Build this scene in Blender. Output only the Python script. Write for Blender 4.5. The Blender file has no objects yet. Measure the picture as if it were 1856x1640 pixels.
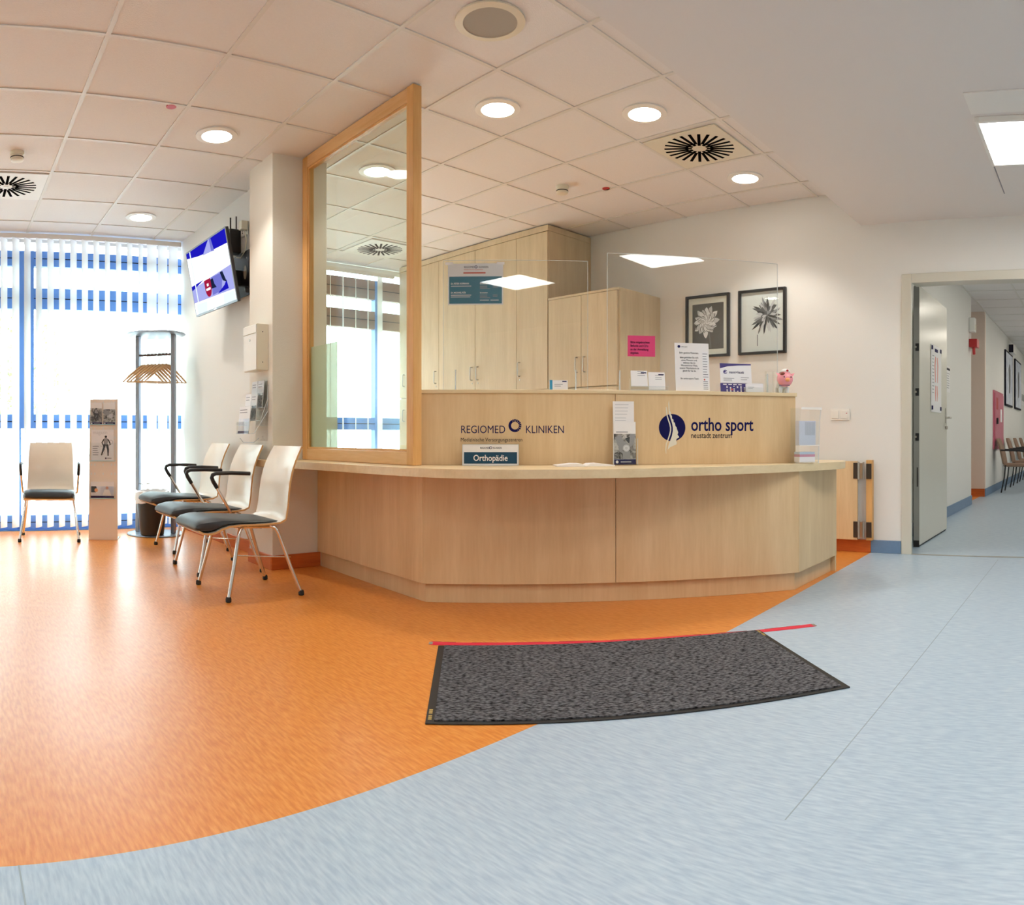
import bpy, bmesh, math, random
from mathutils import Vector, Matrix
random.seed(7)
R = math.radians
SC = bpy.context.scene
COL = SC.collection
# ------------------------------------------------------------------ camera, world, exposure
PHI = 0.7968                       # heading of the panorama's middle, measured from the room's x axis
cam_d = bpy.data.cameras.new('camera')
cam = bpy.data.objects.new('camera', cam_d); COL.objects.link(cam)
cam.location = (0, 0, 0.92)
cam.rotation_euler = (R(90), 0, PHI - R(90))
cam_d.type = 'PANO'
cam_d.panorama_type = 'CENTRAL_CYLINDRICAL'
FPX = 1327.0
cam_d.central_cylindrical_radius = 1.0
cam_d.central_cylindrical_range_u_min = -928 / FPX
cam_d.central_cylindrical_range_u_max = 928 / FPX
cam_d.central_cylindrical_range_v_min = -(1640 - 790) / FPX
cam_d.central_cylindrical_range_v_max = 790 / FPX
cam_d.clip_start = 0.02; cam_d.clip_end = 200
SC.camera = cam
W = bpy.data.worlds.new('overcast_sky'); SC.world = W; W.use_nodes = True
_bg = W.node_tree.nodes['Background']
_bg.inputs[0].default_value = (0.78, 0.89, 1.0, 1); _bg.inputs[1].default_value = 13.0
SC.view_settings.view_transform = 'Standard'; SC.view_settings.look = 'None'
SC.view_settings.gamma = 1.0; SC.view_settings.exposure = 0.15
SC.view_settings.use_curve_mapping = False
try:
    SC.cycles.use_denoising = True
    SC.cycles.denoising_input_passes = 'RGB_ALBEDO_NORMAL'; SC.cycles.denoising_prefilter = 'ACCURATE'
    SC.cycles.max_bounces = 10; SC.cycles.diffuse_bounces = 5; SC.cycles.glossy_bounces = 4
    SC.cycles.transparent_max_bounces = 24; SC.cycles.sample_clamp_indirect = 6.0
    SC.cycles.caustics_reflective = False; SC.cycles.caustics_refractive = False
except Exception:
    pass
LAMP_DOWN, LAMP_PANEL, LAMP_CORR = 22.0, 18.0, 15.0
SPOT_W = 42.0

# ------------------------------------------------------------------ materials
def srgb(r, g, b):
    f = lambda c: (c / 12.92 if c <= 0.04045 else ((c + 0.055) / 1.055) ** 2.4)
    return (f(r / 255), f(g / 255), f(b / 255), 1)
def newmat(name):
    m = bpy.data.materials.new(name); m.use_nodes = True
    nt = m.node_tree; return m, nt, nt.nodes['Principled BSDF']
def mat(name, col, rough=0.5, metal=0.0, spec=0.5, bump=0.0, bscale=200.0, var=0.0, vscale=6.0, coat=0.0):
    m, nt, b = newmat(name)
    b.inputs['Base Color'].default_value = col; b.inputs['Roughness'].default_value = rough
    b.inputs['Metallic'].default_value = metal; b.inputs['Specular IOR Level'].default_value = spec
    b.inputs['Coat Weight'].default_value = coat
    tc = nt.nodes.new('ShaderNodeTexCoord')
    if bump:
        n = nt.nodes.new('ShaderNodeTexNoise'); n.inputs['Scale'].default_value = bscale; n.inputs['Detail'].default_value = 3
        bp = nt.nodes.new('ShaderNodeBump'); bp.inputs['Strength'].default_value = bump; bp.inputs['Distance'].default_value = 0.002
        nt.links.new(tc.outputs['Object'], n.inputs['Vector']); nt.links.new(n.outputs[0], bp.inputs['Height'])
        nt.links.new(bp.outputs[0], b.inputs['Normal'])
    if var:
        n = nt.nodes.new('ShaderNodeTexNoise'); n.inputs['Scale'].default_value = vscale; n.inputs['Detail'].default_value = 4
        mx = nt.nodes.new('ShaderNodeMix'); mx.data_type = 'RGBA'
        mx.inputs[6].default_value = tuple(c * (1 - var) for c in col[:3]) + (1,)
        mx.inputs[7].default_value = tuple(min(1, c * (1 + var)) for c in col[:3]) + (1,)
        nt.links.new(tc.outputs['Object'], n.inputs['Vector']); nt.links.new(n.outputs[0], mx.inputs[0])
        nt.links.new(mx.outputs[2], b.inputs['Base Color'])
    return m
def wood(name, c1, c2, rough=0.38, scale=(9, 9, 0.9), rot=(0, 0, 0)):
    """laminate or timber with a long soft grain along the local z axis"""
    m, nt, b = newmat(name); L = nt.links.new
    tc = nt.nodes.new('ShaderNodeTexCoord'); mp = nt.nodes.new('ShaderNodeMapping')
    mp.inputs['Scale'].default_value = scale; mp.inputs['Rotation'].default_value = rot
    L(tc.outputs['Object'], mp.inputs['Vector'])
    n1 = nt.nodes.new('ShaderNodeTexNoise'); n1.inputs['Scale'].default_value = 1.0; n1.inputs['Detail'].default_value = 5; n1.inputs['Roughness'].default_value = 0.6
    n2 = nt.nodes.new('ShaderNodeTexNoise'); n2.inputs['Scale'].default_value = 7.0; n2.inputs['Detail'].default_value = 3
    L(mp.outputs[0], n1.inputs['Vector']); L(mp.outputs[0], n2.inputs['Vector'])
    ad = nt.nodes.new('ShaderNodeMath'); ad.operation = 'MULTIPLY_ADD'; ad.inputs[1].default_value = 0.35
    L(n2.outputs[0], ad.inputs[0]); L(n1.outputs[0], ad.inputs[2])
    rp = nt.nodes.new('ShaderNodeValToRGB')
    rp.color_ramp.elements[0].position = 0.40; rp.color_ramp.elements[0].color = c1
    rp.color_ramp.elements[1].position = 0.92; rp.color_ramp.elements[1].color = c2
    L(ad.outputs[0], rp.inputs[0]); L(rp.outputs[0], b.inputs['Base Color'])
    b.inputs['Roughness'].default_value = rough; b.inputs['Specular IOR Level'].default_value = 0.35
    return m
def lino(name, base, light, dark, rough):
    """marbled linoleum: short streaks lying along the sheet, plus pale flecks"""
    m, nt, b = newmat(name); L = nt.links.new
    tc = nt.nodes.new('ShaderNodeTexCoord'); mp = nt.nodes.new('ShaderNodeMapping')
    mp.inputs['Rotation'].default_value = (0, 0, R(4)); mp.inputs['Scale'].default_value = (105, 17, 1)
    L(tc.outputs['Object'], mp.inputs['Vector'])
    n1 = nt.nodes.new('ShaderNodeTexNoise'); n1.noise_dimensions = '2D'; n1.inputs['Scale'].default_value = 1; n1.inputs['Detail'].default_value = 3
    L(mp.outputs[0], n1.inputs['Vector'])
    rp = nt.nodes.new('ShaderNodeValToRGB'); e = rp.color_ramp.elements
    e[0].position = 0.30; e[0].color = dark; e[1].position = 0.80; e[1].color = light
    k = e.new(0.52); k.color = base
    L(n1.outputs[0], rp.inputs[0]); L(rp.outputs[0], b.inputs['Base Color'])
    n2 = nt.nodes.new('ShaderNodeTexNoise'); n2.noise_dimensions = '2D'; n2.inputs['Scale'].default_value = 3.0; n2.inputs['Detail'].default_value = 4
    L(tc.outputs['Object'], n2.inputs['Vector'])
    mr = nt.nodes.new('ShaderNodeMapRange'); mr.inputs[3].default_value = rough - 0.015; mr.inputs[4].default_value = rough + 0.05
    L(n2.outputs[0], mr.inputs[0]); L(mr.outputs[0], b.inputs['Roughness'])
    b.inputs['Specular IOR Level'].default_value = 0.5
    return m
def glass(name, tint=(0.93, 0.97, 0.95, 1), ior=1.5, translucent=0.0):
    """thin clear sheet: transparent body, Fresnel mirror reflection, same from either side"""
    m = bpy.data.materials.new(name); m.use_nodes = True; nt = m.node_tree; nt.nodes.clear(); L = nt.links.new
    out = nt.nodes.new('ShaderNodeOutputMaterial'); tr = nt.nodes.new('ShaderNodeBsdfTransparent'); gl = nt.nodes.new('ShaderNodeBsdfGlossy')
    tr.inputs[0].default_value = tint; gl.inputs['Roughness'].default_value = 0.0
    gl.inputs[0].default_value = (1, 1, 1, 1)
    ge = nt.nodes.new('ShaderNodeNewGeometry'); mi = nt.nodes.new('ShaderNodeMix'); mi.data_type = 'FLOAT'
    mi.inputs[2].default_value = ior; mi.inputs[3].default_value = 1 / ior
    L(ge.outputs['Backfacing'], mi.inputs[0]); fr = nt.nodes.new('ShaderNodeFresnel'); L(mi.outputs[0], fr.inputs[0])
    mx = nt.nodes.new('ShaderNodeMixShader'); L(fr.outputs[0], mx.inputs[0]); L(tr.outputs[0], mx.inputs[1]); L(gl.outputs[0], mx.inputs[2])
    last = mx
    if translucent:
        df = nt.nodes.new('ShaderNodeBsdfTranslucent'); df.inputs[0].default_value = (0.80, 0.86, 0.78, 1)
        d2 = nt.nodes.new('ShaderNodeBsdfDiffuse'); d2.inputs[0].default_value = (0.66, 0.72, 0.62, 1)
        a = nt.nodes.new('ShaderNodeMixShader'); a.inputs[0].default_value = 0.5; L(df.outputs[0], a.inputs[1]); L(d2.outputs[0], a.inputs[2])
        c = nt.nodes.new('ShaderNodeMixShader'); c.inputs[0].default_value = translucent; L(mx.outputs[0], c.inputs[1]); L(a.outputs[0], c.inputs[2]); last = c
    L(last.outputs[0], out.inputs[0]); return m
def emit(name, col, s):
    m = bpy.data.materials.new(name); m.use_nodes = True; nt = m.node_tree; nt.nodes.clear()
    out = nt.nodes.new('ShaderNodeOutputMaterial'); e = nt.nodes.new('ShaderNodeEmission')
    e.inputs[0].default_value = col; e.inputs[1].default_value = s; nt.links.new(e.outputs[0], out.inputs[0]); return m
def slat_mat():
    m = bpy.data.materials.new('blind_fabric'); m.use_nodes = True; nt = m.node_tree; nt.nodes.clear(); L = nt.links.new
    out = nt.nodes.new('ShaderNodeOutputMaterial'); d = nt.nodes.new('ShaderNodeBsdfDiffuse'); t = nt.nodes.new('ShaderNodeBsdfTranslucent')
    d.inputs[0].default_value = (0.86, 0.85, 0.82, 1); t.inputs[0].default_value = (0.78, 0.77, 0.73, 1)
    mx = nt.nodes.new('ShaderNodeMixShader'); mx.inputs[0].default_value = 0.46
    L(d.outputs[0], mx.inputs[1]); L(t.outputs[0], mx.inputs[2]); L(mx.outputs[0], out.inputs[0]); return m
def photo(name, scale, lo, hi, seed=0.0):
    """a printed half-tone photograph: soft grey masses"""
    m, nt, b = newmat(name); L = nt.links.new
    tc = nt.nodes.new('ShaderNodeTexCoord'); mp = nt.nodes.new('ShaderNodeMapping'); mp.inputs['Location'].default_value = (seed, seed * 2.3, seed * 1.7)
    L(tc.outputs['Object'], mp.inputs['Vector'])
    n = nt.nodes.new('ShaderNodeTexNoise'); n.inputs['Scale'].default_value = scale; n.inputs['Detail'].default_value = 4; n.inputs['Distortion'].default_value = 1.2
    L(mp.outputs[0], n.inputs['Vector']); rp = nt.nodes.new('ShaderNodeValToRGB'); e = rp.color_ramp.elements
    e[0].position = 0.38; e[0].color = lo; e[1].position = 0.62; e[1].color = hi
    L(n.outputs[0], rp.inputs[0]); L(rp.outputs[0], b.inputs['Base Color']); b.inputs['Roughness'].default_value = 0.35; return m

M = {}
M['wall'] = mat('wall_paint', srgb(230, 229, 225), 0.75, bump=0.25, bscale=260)
M['wall_col'] = mat('woodchip_paint', srgb(230, 226, 216), 0.75, bump=0.5, bscale=160)
M['pinkwall'] = mat('peach_paint', srgb(232, 214, 200), 0.75)
M['ceil'] = mat('ceiling_paint', srgb(226, 222, 218), 0.8)
M['tile'] = mat('mineral_tile', srgb(230, 227, 224), 0.9, bump=0.7, bscale=140, var=0.03, vscale=60)
M['bar'] = mat('white_metal_bar', srgb(220, 217, 210), 0.45)
M['maple'] = wood('maple_laminate', srgb(211, 179, 134), srgb(230, 203, 161))
M['maple_h'] = wood('maple_laminate_level', srgb(218, 194, 152), srgb(234, 214, 176), scale=(1.0, 12, 9), rot=(0, 0, R(43)), rough=0.3)
M['cab'] = wood('cabinet_maple', srgb(200, 180, 145), srgb(220, 202, 170), rough=0.42)
M['beech'] = wood('beech_timber', srgb(208, 150, 82), srgb(230, 184, 122), rough=0.4, scale=(14, 14, 1.2))
M['beech_h'] = wood('beech_timber_level', srgb(214, 164, 106), srgb(236, 196, 144), rough=0.4, scale=(14, 1.2, 14))
M['orange'] = lino('orange_linoleum', srgb(228, 145, 64), srgb(238, 163, 86), srgb(217, 129, 50), 0.30)
M['blue'] = lino('blue_grey_linoleum', srgb(177, 196, 212), srgb(192, 208, 221), srgb(164, 184, 204), 0.32)
M['obase'] = wood('orange_skirting', srgb(186, 92, 42), srgb(212, 114, 54), rough=0.35, scale=(2, 2, 20))
M['bbase'] = mat('blue_skirting', srgb(106, 134, 166), 0.4, var=0.08, vscale=40)
M['chrome'] = mat('chrome', (0.74, 0.72, 0.70, 1), 0.12, 1.0)
M['steel'] = mat('brushed_steel', (0.55, 0.52, 0.47, 1), 0.32, 1.0)
M['alu'] = mat('grey_aluminium', srgb(150, 160, 172), 0.38, 0.55)
M['black'] = mat('black_plastic', (0.012, 0.012, 0.014, 1), 0.35)
M['void'] = mat('dark_slot', (0.004, 0.004, 0.004, 1), 0.95, spec=0.0)
M['iron'] = mat('dark_hinge_steel', (0.10, 0.095, 0.09, 1), 0.38, 0.9)
M['vinyl'] = mat('charcoal_vinyl', (0.022, 0.026, 0.031, 1), 0.40, bump=0.15, bscale=500)
M['ply'] = mat('birch_ply_face', srgb(238, 224, 206), 0.24, var=0.04, vscale=10, coat=0.2)
M['plyedge'] = mat('ply_edge', srgb(206, 160, 100), 0.45)
M['white'] = mat('white_plastic', srgb(236, 234, 228), 0.4)
M['cream'] = mat('cream_enamel', srgb(226, 220, 200), 0.35)
M['paper'] = mat('white_paper', srgb(238, 236, 236), 0.6)
M['ink'] = mat('navy_ink', srgb(14, 14, 78), 0.6, spec=0.15)
M['inkd'] = mat('dark_ink', srgb(28, 26, 40), 0.6, spec=0.15)
M['inkg'] = mat('grey_ink', srgb(140, 140, 146), 0.6)
M['inkr'] = mat('red_ink', srgb(206, 84, 60), 0.6)
M['petrol'] = mat('petrol_print', srgb(10, 104, 128), 0.3)
M['petrold'] = mat('dark_petrol_print', srgb(14, 64, 92), 0.25)
M['spine'] = mat('pale_grey_foil', srgb(226, 222, 208), 0.4)
M['pink'] = mat('magenta_paper', srgb(226, 62, 122), 0.55)
M['pinkcab'] = mat('rose_steel_door', srgb(206, 108, 132), 0.3)
M['red'] = mat('red_plastic', srgb(190, 40, 44), 0.4)
M['tape'] = mat('crimson_tape', srgb(226, 22, 70), 0.35, bump=0.4, bscale=60)
M['rubber'] = mat('black_rubber', (0.012, 0.011, 0.010, 1), 0.6)
M['door'] = mat('greige_enamel', srgb(214, 211, 198), 0.24, var=0.01)
M['doorframe'] = mat('greige_steel_frame', srgb(210, 206, 192), 0.33)
M['dooredge'] = mat('grey_door_edge', srgb(150, 148, 140), 0.4)
M['glass'] = glass('clear_glass', (0.90, 0.945, 0.91, 1))
M['acryl'] = glass('clear_acrylic', (0.975, 0.985, 0.985, 1), 1.38)
M['acryledge'] = mat('acrylic_edge', srgb(214, 222, 226), 0.15)
M['translucent'] = glass('pale_sheet', (0.88, 0.93, 0.86, 1), 1.45, 0.72)
M['slat'] = slat_mat()
M['winblue'] = mat('blue_window_frame', srgb(92, 140, 214), 0.4)
M['winreflect'] = mat('brown_reflection_transom', srgb(140, 112, 98), 0.5)  # same frames as the blue ones; a brown reflection is put into the colour
M['trunk'] = mat('grey_bark', srgb(150, 140, 128), 0.9)
M['leafm'] = mat('pale_leaf', srgb(120, 150, 80), 0.7)
M['pave'] = mat('concrete_paving', srgb(200, 198, 192), 0.9, var=0.1)
M['lamp'] = emit('lamp_glow', (1.0, 0.93, 0.83, 1), LAMP_DOWN)
M['panel'] = emit('panel_glow', (1.0, 0.965, 0.91, 1), LAMP_PANEL)
M['panelc'] = emit('corridor_panel_glow', (1.0, 0.93, 0.80, 1), LAMP_CORR)
M['gold'] = mat('gold_print', srgb(180, 152, 84), 0.5)
M['skin'] = mat('pink_ceramic', srgb(240, 156, 164), 0.25)
M['snout'] = mat('orange_snout', srgb(246, 170, 110), 0.3)
M['hair'] = mat('brown_hair_glaze', srgb(120, 44, 24), 0.35)
M['hang'] = mat('pale_beech_hanger', srgb(214, 172, 122), 0.4)
M['bag'] = mat('thin_white_bag', srgb(228, 226, 226), 0.3)
M['fabric'] = mat('brown_upholstery', srgb(142, 116, 98), 0.8, bump=0.3, bscale=300)
M['ph1'] = photo('halftone_one', 26, (0.03, 0.028, 0.026, 1), (0.55, 0.53, 0.5, 1), 1.0)
M['ph2'] = photo('halftone_two', 40, (0.05, 0.05, 0.05, 1), (0.6, 0.6, 0.58, 1), 4.0)
M['ph3'] = photo('bluish_photo', 5, (0.52, 0.57, 0.70, 1), (0.78, 0.82, 0.90, 1), 9.0)
M['matboard'] = mat('passepartout', srgb(232, 232, 222), 0.6)
M['prdark'] = mat('charcoal_print', srgb(60, 55, 49), 0.45)
M['prwhite'] = mat('white_print', srgb(226, 230, 228), 0.45)
for k_, v_ in (('g1', 40), ('g2', 92), ('g3', 150), ('g4', 205), ('g5', 236)):
    M[k_] = mat('print_grey_%d' % v_, srgb(v_, v_, v_ + 3), 0.45)

# ------------------------------------------------------------------ geometry helpers
class MB:
    def __init__(s): s.v = []; s.f = []; s.m = []
    def add(s, vs, fs, mi=0):
        b = len(s.v); s.v += [tuple(p) for p in vs]; s.f += [tuple(i + b for i in f) for f in fs]; s.m += [mi] * len(fs); return s
    def box(s, x0, x1, y0, y1, z0, z1, mi=0):
        return s.add([(x0, y0, z0), (x1, y0, z0), (x1, y1, z0), (x0, y1, z0), (x0, y0, z1), (x1, y0, z1), (x1, y1, z1), (x0, y1, z1)],
                     [(0, 3, 2, 1), (4, 5, 6, 7), (0, 1, 5, 4), (1, 2, 6, 5), (2, 3, 7, 6), (3, 0, 4, 7)], mi)
    def prism(s, poly, z0, z1, mi=0):
        """vertical prism over a counter-clockwise plan polygon"""
        n = len(poly)
        return s.add([(x, y, z0) for x, y in poly] + [(x, y, z1) for x, y in poly],
                     [tuple(range(n - 1, -1, -1)), tuple(range(n, 2 * n))] + [(i, (i + 1) % n, n + (i + 1) % n, n + i) for i in range(n)], mi)
    def plate(s, poly, y0, y1, mi=0):
        """upright plate: polygon in x,z (counter-clockwise seen from -y), from y0 (front) to y1"""
        n = len(poly)
        return s.add([(x, y0, z) for x, z in poly] + [(x, y1, z) for x, z in poly],
                     [tuple(range(n)), tuple(range(2 * n - 1, n - 1, -1))] + [((i + 1) % n, i, n + i, n + (i + 1) % n) for i in range(n)], mi)
    def tube(s, path, r, seg=8, mi=0, cap=True):
        pts = [Vector(p) for p in path]; n = len(pts); rr = r if isinstance(r, (list, tuple)) else [r] * n
        t0 = (pts[1] - pts[0]).normalized(); up = Vector((0, 0, 1)) if abs(t0.z) < 0.9 else Vector((1, 0, 0))
        a = t0.cross(up).normalized(); vs = []
        for i, p in enumerate(pts):
            t = (pts[min(i + 1, n - 1)] - pts[max(i - 1, 0)]).normalized()
            a = (a - t * a.dot(t)).normalized(); b = t.cross(a)
            for k in range(seg):
                q = 2 * math.pi * k / seg; vs.append(p + (a * math.cos(q) + b * math.sin(q)) * rr[i])
        fs = [(i * seg + k, i * seg + (k + 1) % seg, (i + 1) * seg + (k + 1) % seg, (i + 1) * seg + k) for i in range(n - 1) for k in range(seg)]
        if cap: fs += [tuple(range(seg - 1, -1, -1)), tuple(range((n - 1) * seg, n * seg))]
        return s.add(vs, fs, mi)
    def lathe(s, prof, seg=24, c=(0, 0, 0), mi=0, sx=1.0, sy=1.0, ring=False):
        vs = []; n = len(prof)
        for r, z in prof:
            for k in range(seg):
                q = 2 * math.pi * k / seg; vs.append((c[0] + r * sx * math.cos(q), c[1] + r * sy * math.sin(q), c[2] + z))
        fs = [(i * seg + k, i * seg + (k + 1) % seg, (i + 1) * seg + (k + 1) % seg, (i + 1) * seg + k) for i in range(n - 1) for k in range(seg)]
        if ring: fs += [((n - 1) * seg + k, (n - 1) * seg + (k + 1) % seg, (k + 1) % seg, k) for k in range(seg)]
        else: fs += [tuple(range(seg - 1, -1, -1)), tuple(range((n - 1) * seg, n * seg))]
        return s.add(vs, fs, mi)
    def ball(s, c, r, seg=14, rings=8, mi=0):
        rx, ry, rz = r if isinstance(r, (list, tuple)) else (r, r, r)
        vs = [(c[0], c[1], c[2] - rz)]
        for i in range(1, rings):
            a = -math.pi / 2 + math.pi * i / rings
            for k in range(seg):
                q = 2 * math.pi * k / seg; vs.append((c[0] + rx * math.cos(a) * math.cos(q), c[1] + ry * math.cos(a) * math.sin(q), c[2] + rz * math.sin(a)))
        vs.append((c[0], c[1], c[2] + rz)); fs = [(0, 1 + (k + 1) % seg, 1 + k) for k in range(seg)]
        for i in range(rings - 2):
            for k in range(seg): fs.append((1 + i * seg + k, 1 + i * seg + (k + 1) % seg, 1 + (i + 1) * seg + (k + 1) % seg, 1 + (i + 1) * seg + k))
        e = len(vs) - 1; o = 1 + (rings - 2) * seg; fs += [(o + k, o + (k + 1) % seg, e) for k in range(seg)]
        return s.add(vs, fs, mi)
    def disc(s, cx, cz, r, y0, y1, seg=32, mi=0, rx=None):
        return s.plate([(cx + (rx or r) * math.cos(2 * math.pi * k / seg), cz + r * math.sin(2 * math.pi * k / seg)) for k in range(seg)], y0, y1, mi)
    def arc(s, cx, cz, r0, r1, a0, a1, y0, y1, seg=16, mi=0):
        n = max(2, int(seg)); out = [(cx + r1 * math.cos(a0 + (a1 - a0) * k / n), cz + r1 * math.sin(a0 + (a1 - a0) * k / n)) for k in range(n + 1)]
        inn = [(cx + r0 * math.cos(a0 + (a1 - a0) * k / n), cz + r0 * math.sin(a0 + (a1 - a0) * k / n)) for k in range(n + 1)]
        for k in range(n): s.plate([inn[k], out[k], out[k + 1], inn[k + 1]], y0, y1, mi)
        return s
    def strip(s, pts, w, y0, y1, mi=0):
        """printed line of varying width: pts [(x,z)], w widths"""
        L_, R_ = [], []
        for i, p in enumerate(pts):
            a = pts[max(0, i - 1)]; b = pts[min(len(pts) - 1, i + 1)]; dx, dz = b[0] - a[0], b[1] - a[1]; l = math.hypot(dx, dz) or 1
            ww = (w[i] if isinstance(w, (list, tuple)) else w) / 2; L_.append((p[0] - dz / l * ww, p[1] + dx / l * ww)); R_.append((p[0] + dz / l * ww, p[1] - dx / l * ww))
        for i in range(len(pts) - 1): s.plate([R_[i], R_[i + 1], L_[i + 1], L_[i]], y0, y1, mi)
        return s
    def build(s, name, m, parent=None, smooth=False, bevel=0.0, seg=2):
        me = bpy.data.meshes.new(name); me.from_pydata(s.v, [], s.f)
        for mm in (m if isinstance(m, (list, tuple)) else [m]): me.materials.append(M[mm] if isinstance(mm, str) else mm)
        me.polygons.foreach_set('material_index', s.m); me.update()
        bm = bmesh.new(); bm.from_mesh(me); bmesh.ops.recalc_face_normals(bm, faces=bm.faces); bm.to_mesh(me); bm.free()
        o = bpy.data.objects.new(name, me); COL.objects.link(o)
        if parent is not None: o.parent = parent
        if smooth:
            me.polygons.foreach_set('use_smooth', [True] * len(me.polygons))
            try: me.set_sharp_from_angle(angle=R(40))
            except Exception: pass
        if bevel:
            b = o.modifiers.new('edge', 'BEVEL'); b.width = bevel; b.segments = seg; b.limit_method = 'ANGLE'; b.angle_limit = R(40)
        return o
def tag(o, label=None, cat=None, group=None, kind=None):
    if label: o['label'] = label
    if cat: o['category'] = cat
    if group: o['group'] = group
    if kind: o['kind'] = kind
    return o
def thing(name, label, cat, loc=(0, 0, 0), rot=0.0, group=None, rot3=None):
    o = bpy.data.objects.new(name, None); COL.objects.link(o); o.empty_display_size = 0.1
    o.location = loc; o.rotation_euler = rot3 or (0, 0, rot)
    return tag(o, label, cat, group)
def struct(o): o['kind'] = 'structure'; return o
def copy_tree(o, parent=None):
    c = o.copy(); COL.objects.link(c)
    if parent is not None: c.parent = parent
    for ch in [x for x in o.children]: copy_tree(ch, c)
    return c
def place(o, loc, rot=0.0, label=None, group=None):
    o.location = loc; o.rotation_euler = (0, 0, rot)
    if label: o['label'] = label
    if group: o['group'] = group
    return o
def sub(name, parent, loc, rot3=(0, 0, 0)):
    o = bpy.data.objects.new(name, None); COL.objects.link(o); o.parent = parent; o.location = loc; o.rotation_euler = rot3; return o
def text(name, s, m, parent, x, y, z, size, sx=1.0, bold=0.0, align='LEFT', spacing=1.0, depth=0.0004, line=1.0, shear=0.0):
    """lettering standing on the x,z plane, facing -y; becomes a mesh"""
    cu = bpy.data.curves.new(name, 'FONT'); cu.body = s; cu.size = size; cu.align_x = align; cu.extrude = depth; cu.offset = bold
    cu.space_character = spacing; cu.space_line = line; cu.resolution_u = 3; cu.shear = shear
    t = bpy.data.objects.new(name, cu); COL.objects.link(t)
    dg = bpy.context.evaluated_depsgraph_get(); me = bpy.data.meshes.new_from_object(t.evaluated_get(dg))
    bpy.data.objects.remove(t); bpy.data.curves.remove(cu)
    me.transform(Matrix.Translation((x, y, z)) @ Matrix.Rotation(R(90), 4, 'X') @ Matrix.Diagonal((sx, 1, 1, 1)))
    me.materials.clear(); me.materials.append(M[m]); me.name = name
    o = bpy.data.objects.new(name, me); COL.objects.link(o); o.parent = parent; return o
def lines(mb, x0, x1, z0, n, dz, h, y0, y1, mi=0, ragged=0.3, seed=1):
    """rows of small print"""
    rnd = random.Random(seed)
    for i in range(n):
        z = z0 - i * dz; mb.box(x0, x0 + (x1 - x0) * (1 - ragged * rnd.random()), y0, y1, z, z + h, mi)
    return mb

RW = R(-90)                       # things that face -x (the waiting room's and office's right-hand walls)
DU = Vector((0.725, -0.689, 0)).normalized(); DN = Vector((0.689, 0.725, 0)).normalized()
DROT = math.atan2(DU.y, DU.x)     # the counter's slanted front; local -y faces the hall
DO = Vector((3.2, 2.46, 0))
def dw(u, v, z): return tuple(DO + DU * u + DN * v + Vector((0, 0, z)))

# ================================================================== SETTING
CZ, LZ = 2.86, 2.59               # tiled ceiling, lowered hall ceiling
XR, YW, XL, YB = 5.52, 7.02, -2.6, -2.4
LED = 1.83                        # edge of the lowered ceiling
def by(x): return 1.555 + 0.0345 * x   # where orange lino meets blue
# floor
mb = MB(); mb.prism([(XL, by(XL)), (XR + 0.1, by(XR + 0.1)), (XR + 0.1, 7.3), (XL, 7.3)], -0.05, 0.0)
struct(mb.build('floor', 'orange'))
mb = MB(); mb.prism([(XL, YB), (20.0, YB), (20.0, by(XR + 0.1)), (XR + 0.1, by(XR + 0.1)), (XL, by(XL))], -0.05, 0.0)
struct(mb.build('floor', 'blue'))
mb = MB(); mb.box(9.75, 11.0, by(XR + 0.1), 3.0, -0.05, 0.0); struct(mb.build('floor', 'orange'))
# welded sheet seams in the lino
sm = mat('seam_weld', srgb(150, 164, 174), 0.4); M['seam'] = sm
mb = MB(); mb.box(0.155, 0.159, -1.5, by(0.15), 0.0, 0.0006); mb.box(1.6, 5.4, 0.72, 0.723, 0.0, 0.0006); struct(mb.build('trim_1', 'seam'))
mb = MB(); mb.box(5.50, 5.53, -0.6, 1.42, 0.0, 0.003); struct(mb.build('trim_2', 'dooredge'))
# tiled ceiling: slab above, every mineral tile a piece, bars of the grid between
mb = MB(); mb.box(XL, XR + 0.12, LED, 7.3, CZ + 0.02, CZ + 0.08); ceil = struct(mb.build('ceiling', 'ceil'))
GX, GY, G = 2.655, 2.205, 0.625
mbt = MB(); mbt.box(-0.300, 0.300, -0.300, 0.300, 0.0, 0.013)
tile0 = None
xs = [GX + G * i for i in range(-7, 6)]; ys = [GY + G * j for j in range(-1, 9)]
def tile(cx, cy, wx, wy, z, parent):
    global tile0
    if tile0 is None: tile0 = mbt.build('ceiling_tile', 'tile', parent); o = tile0
    else: o = tile0.copy(); COL.objects.link(o); o.parent = parent
    o.location = (cx, cy, z); o.scale = (wx / 0.6, wy / 0.6, 1); return o
for i in range(len(xs)):
    for j in range(len(ys)):
        x0, x1 = max(xs[i], XL), min(xs[i] + G, XR); y0, y1 = max(ys[j], LED + 0.01), min(ys[j] + G, YW)
        if x1 - x0 < 0.06 or y1 - y0 < 0.06: continue
        if x0 > 2.15 and x1 < 2.55 and y0 > 4.5: continue
        tile((x0 + x1) / 2, (y0 + y1) / 2, x1 - x0 - 0.020, y1 - y0 - 0.020, CZ + 0.004, ceil)
for x in xs:
    if x > XL: MB().box(x - 0.012, x + 0.012, LED + 0.005, YW, CZ - 0.003, CZ + 0.018).build('grid_bar', 'bar', ceil)
for y in ys:
    if y > LED + 0.02: MB().box(XL, XR, y - 0.011, y + 0.011, CZ - 0.002, CZ + 0.017).build('grid_bar', 'bar', ceil)
# lowered smooth ceiling of the hall
mb = MB(); mb.box(XL, XR, YB, LED, LZ, CZ + 0.08); struct(mb.build('ceiling', 'ceil'))
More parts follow.
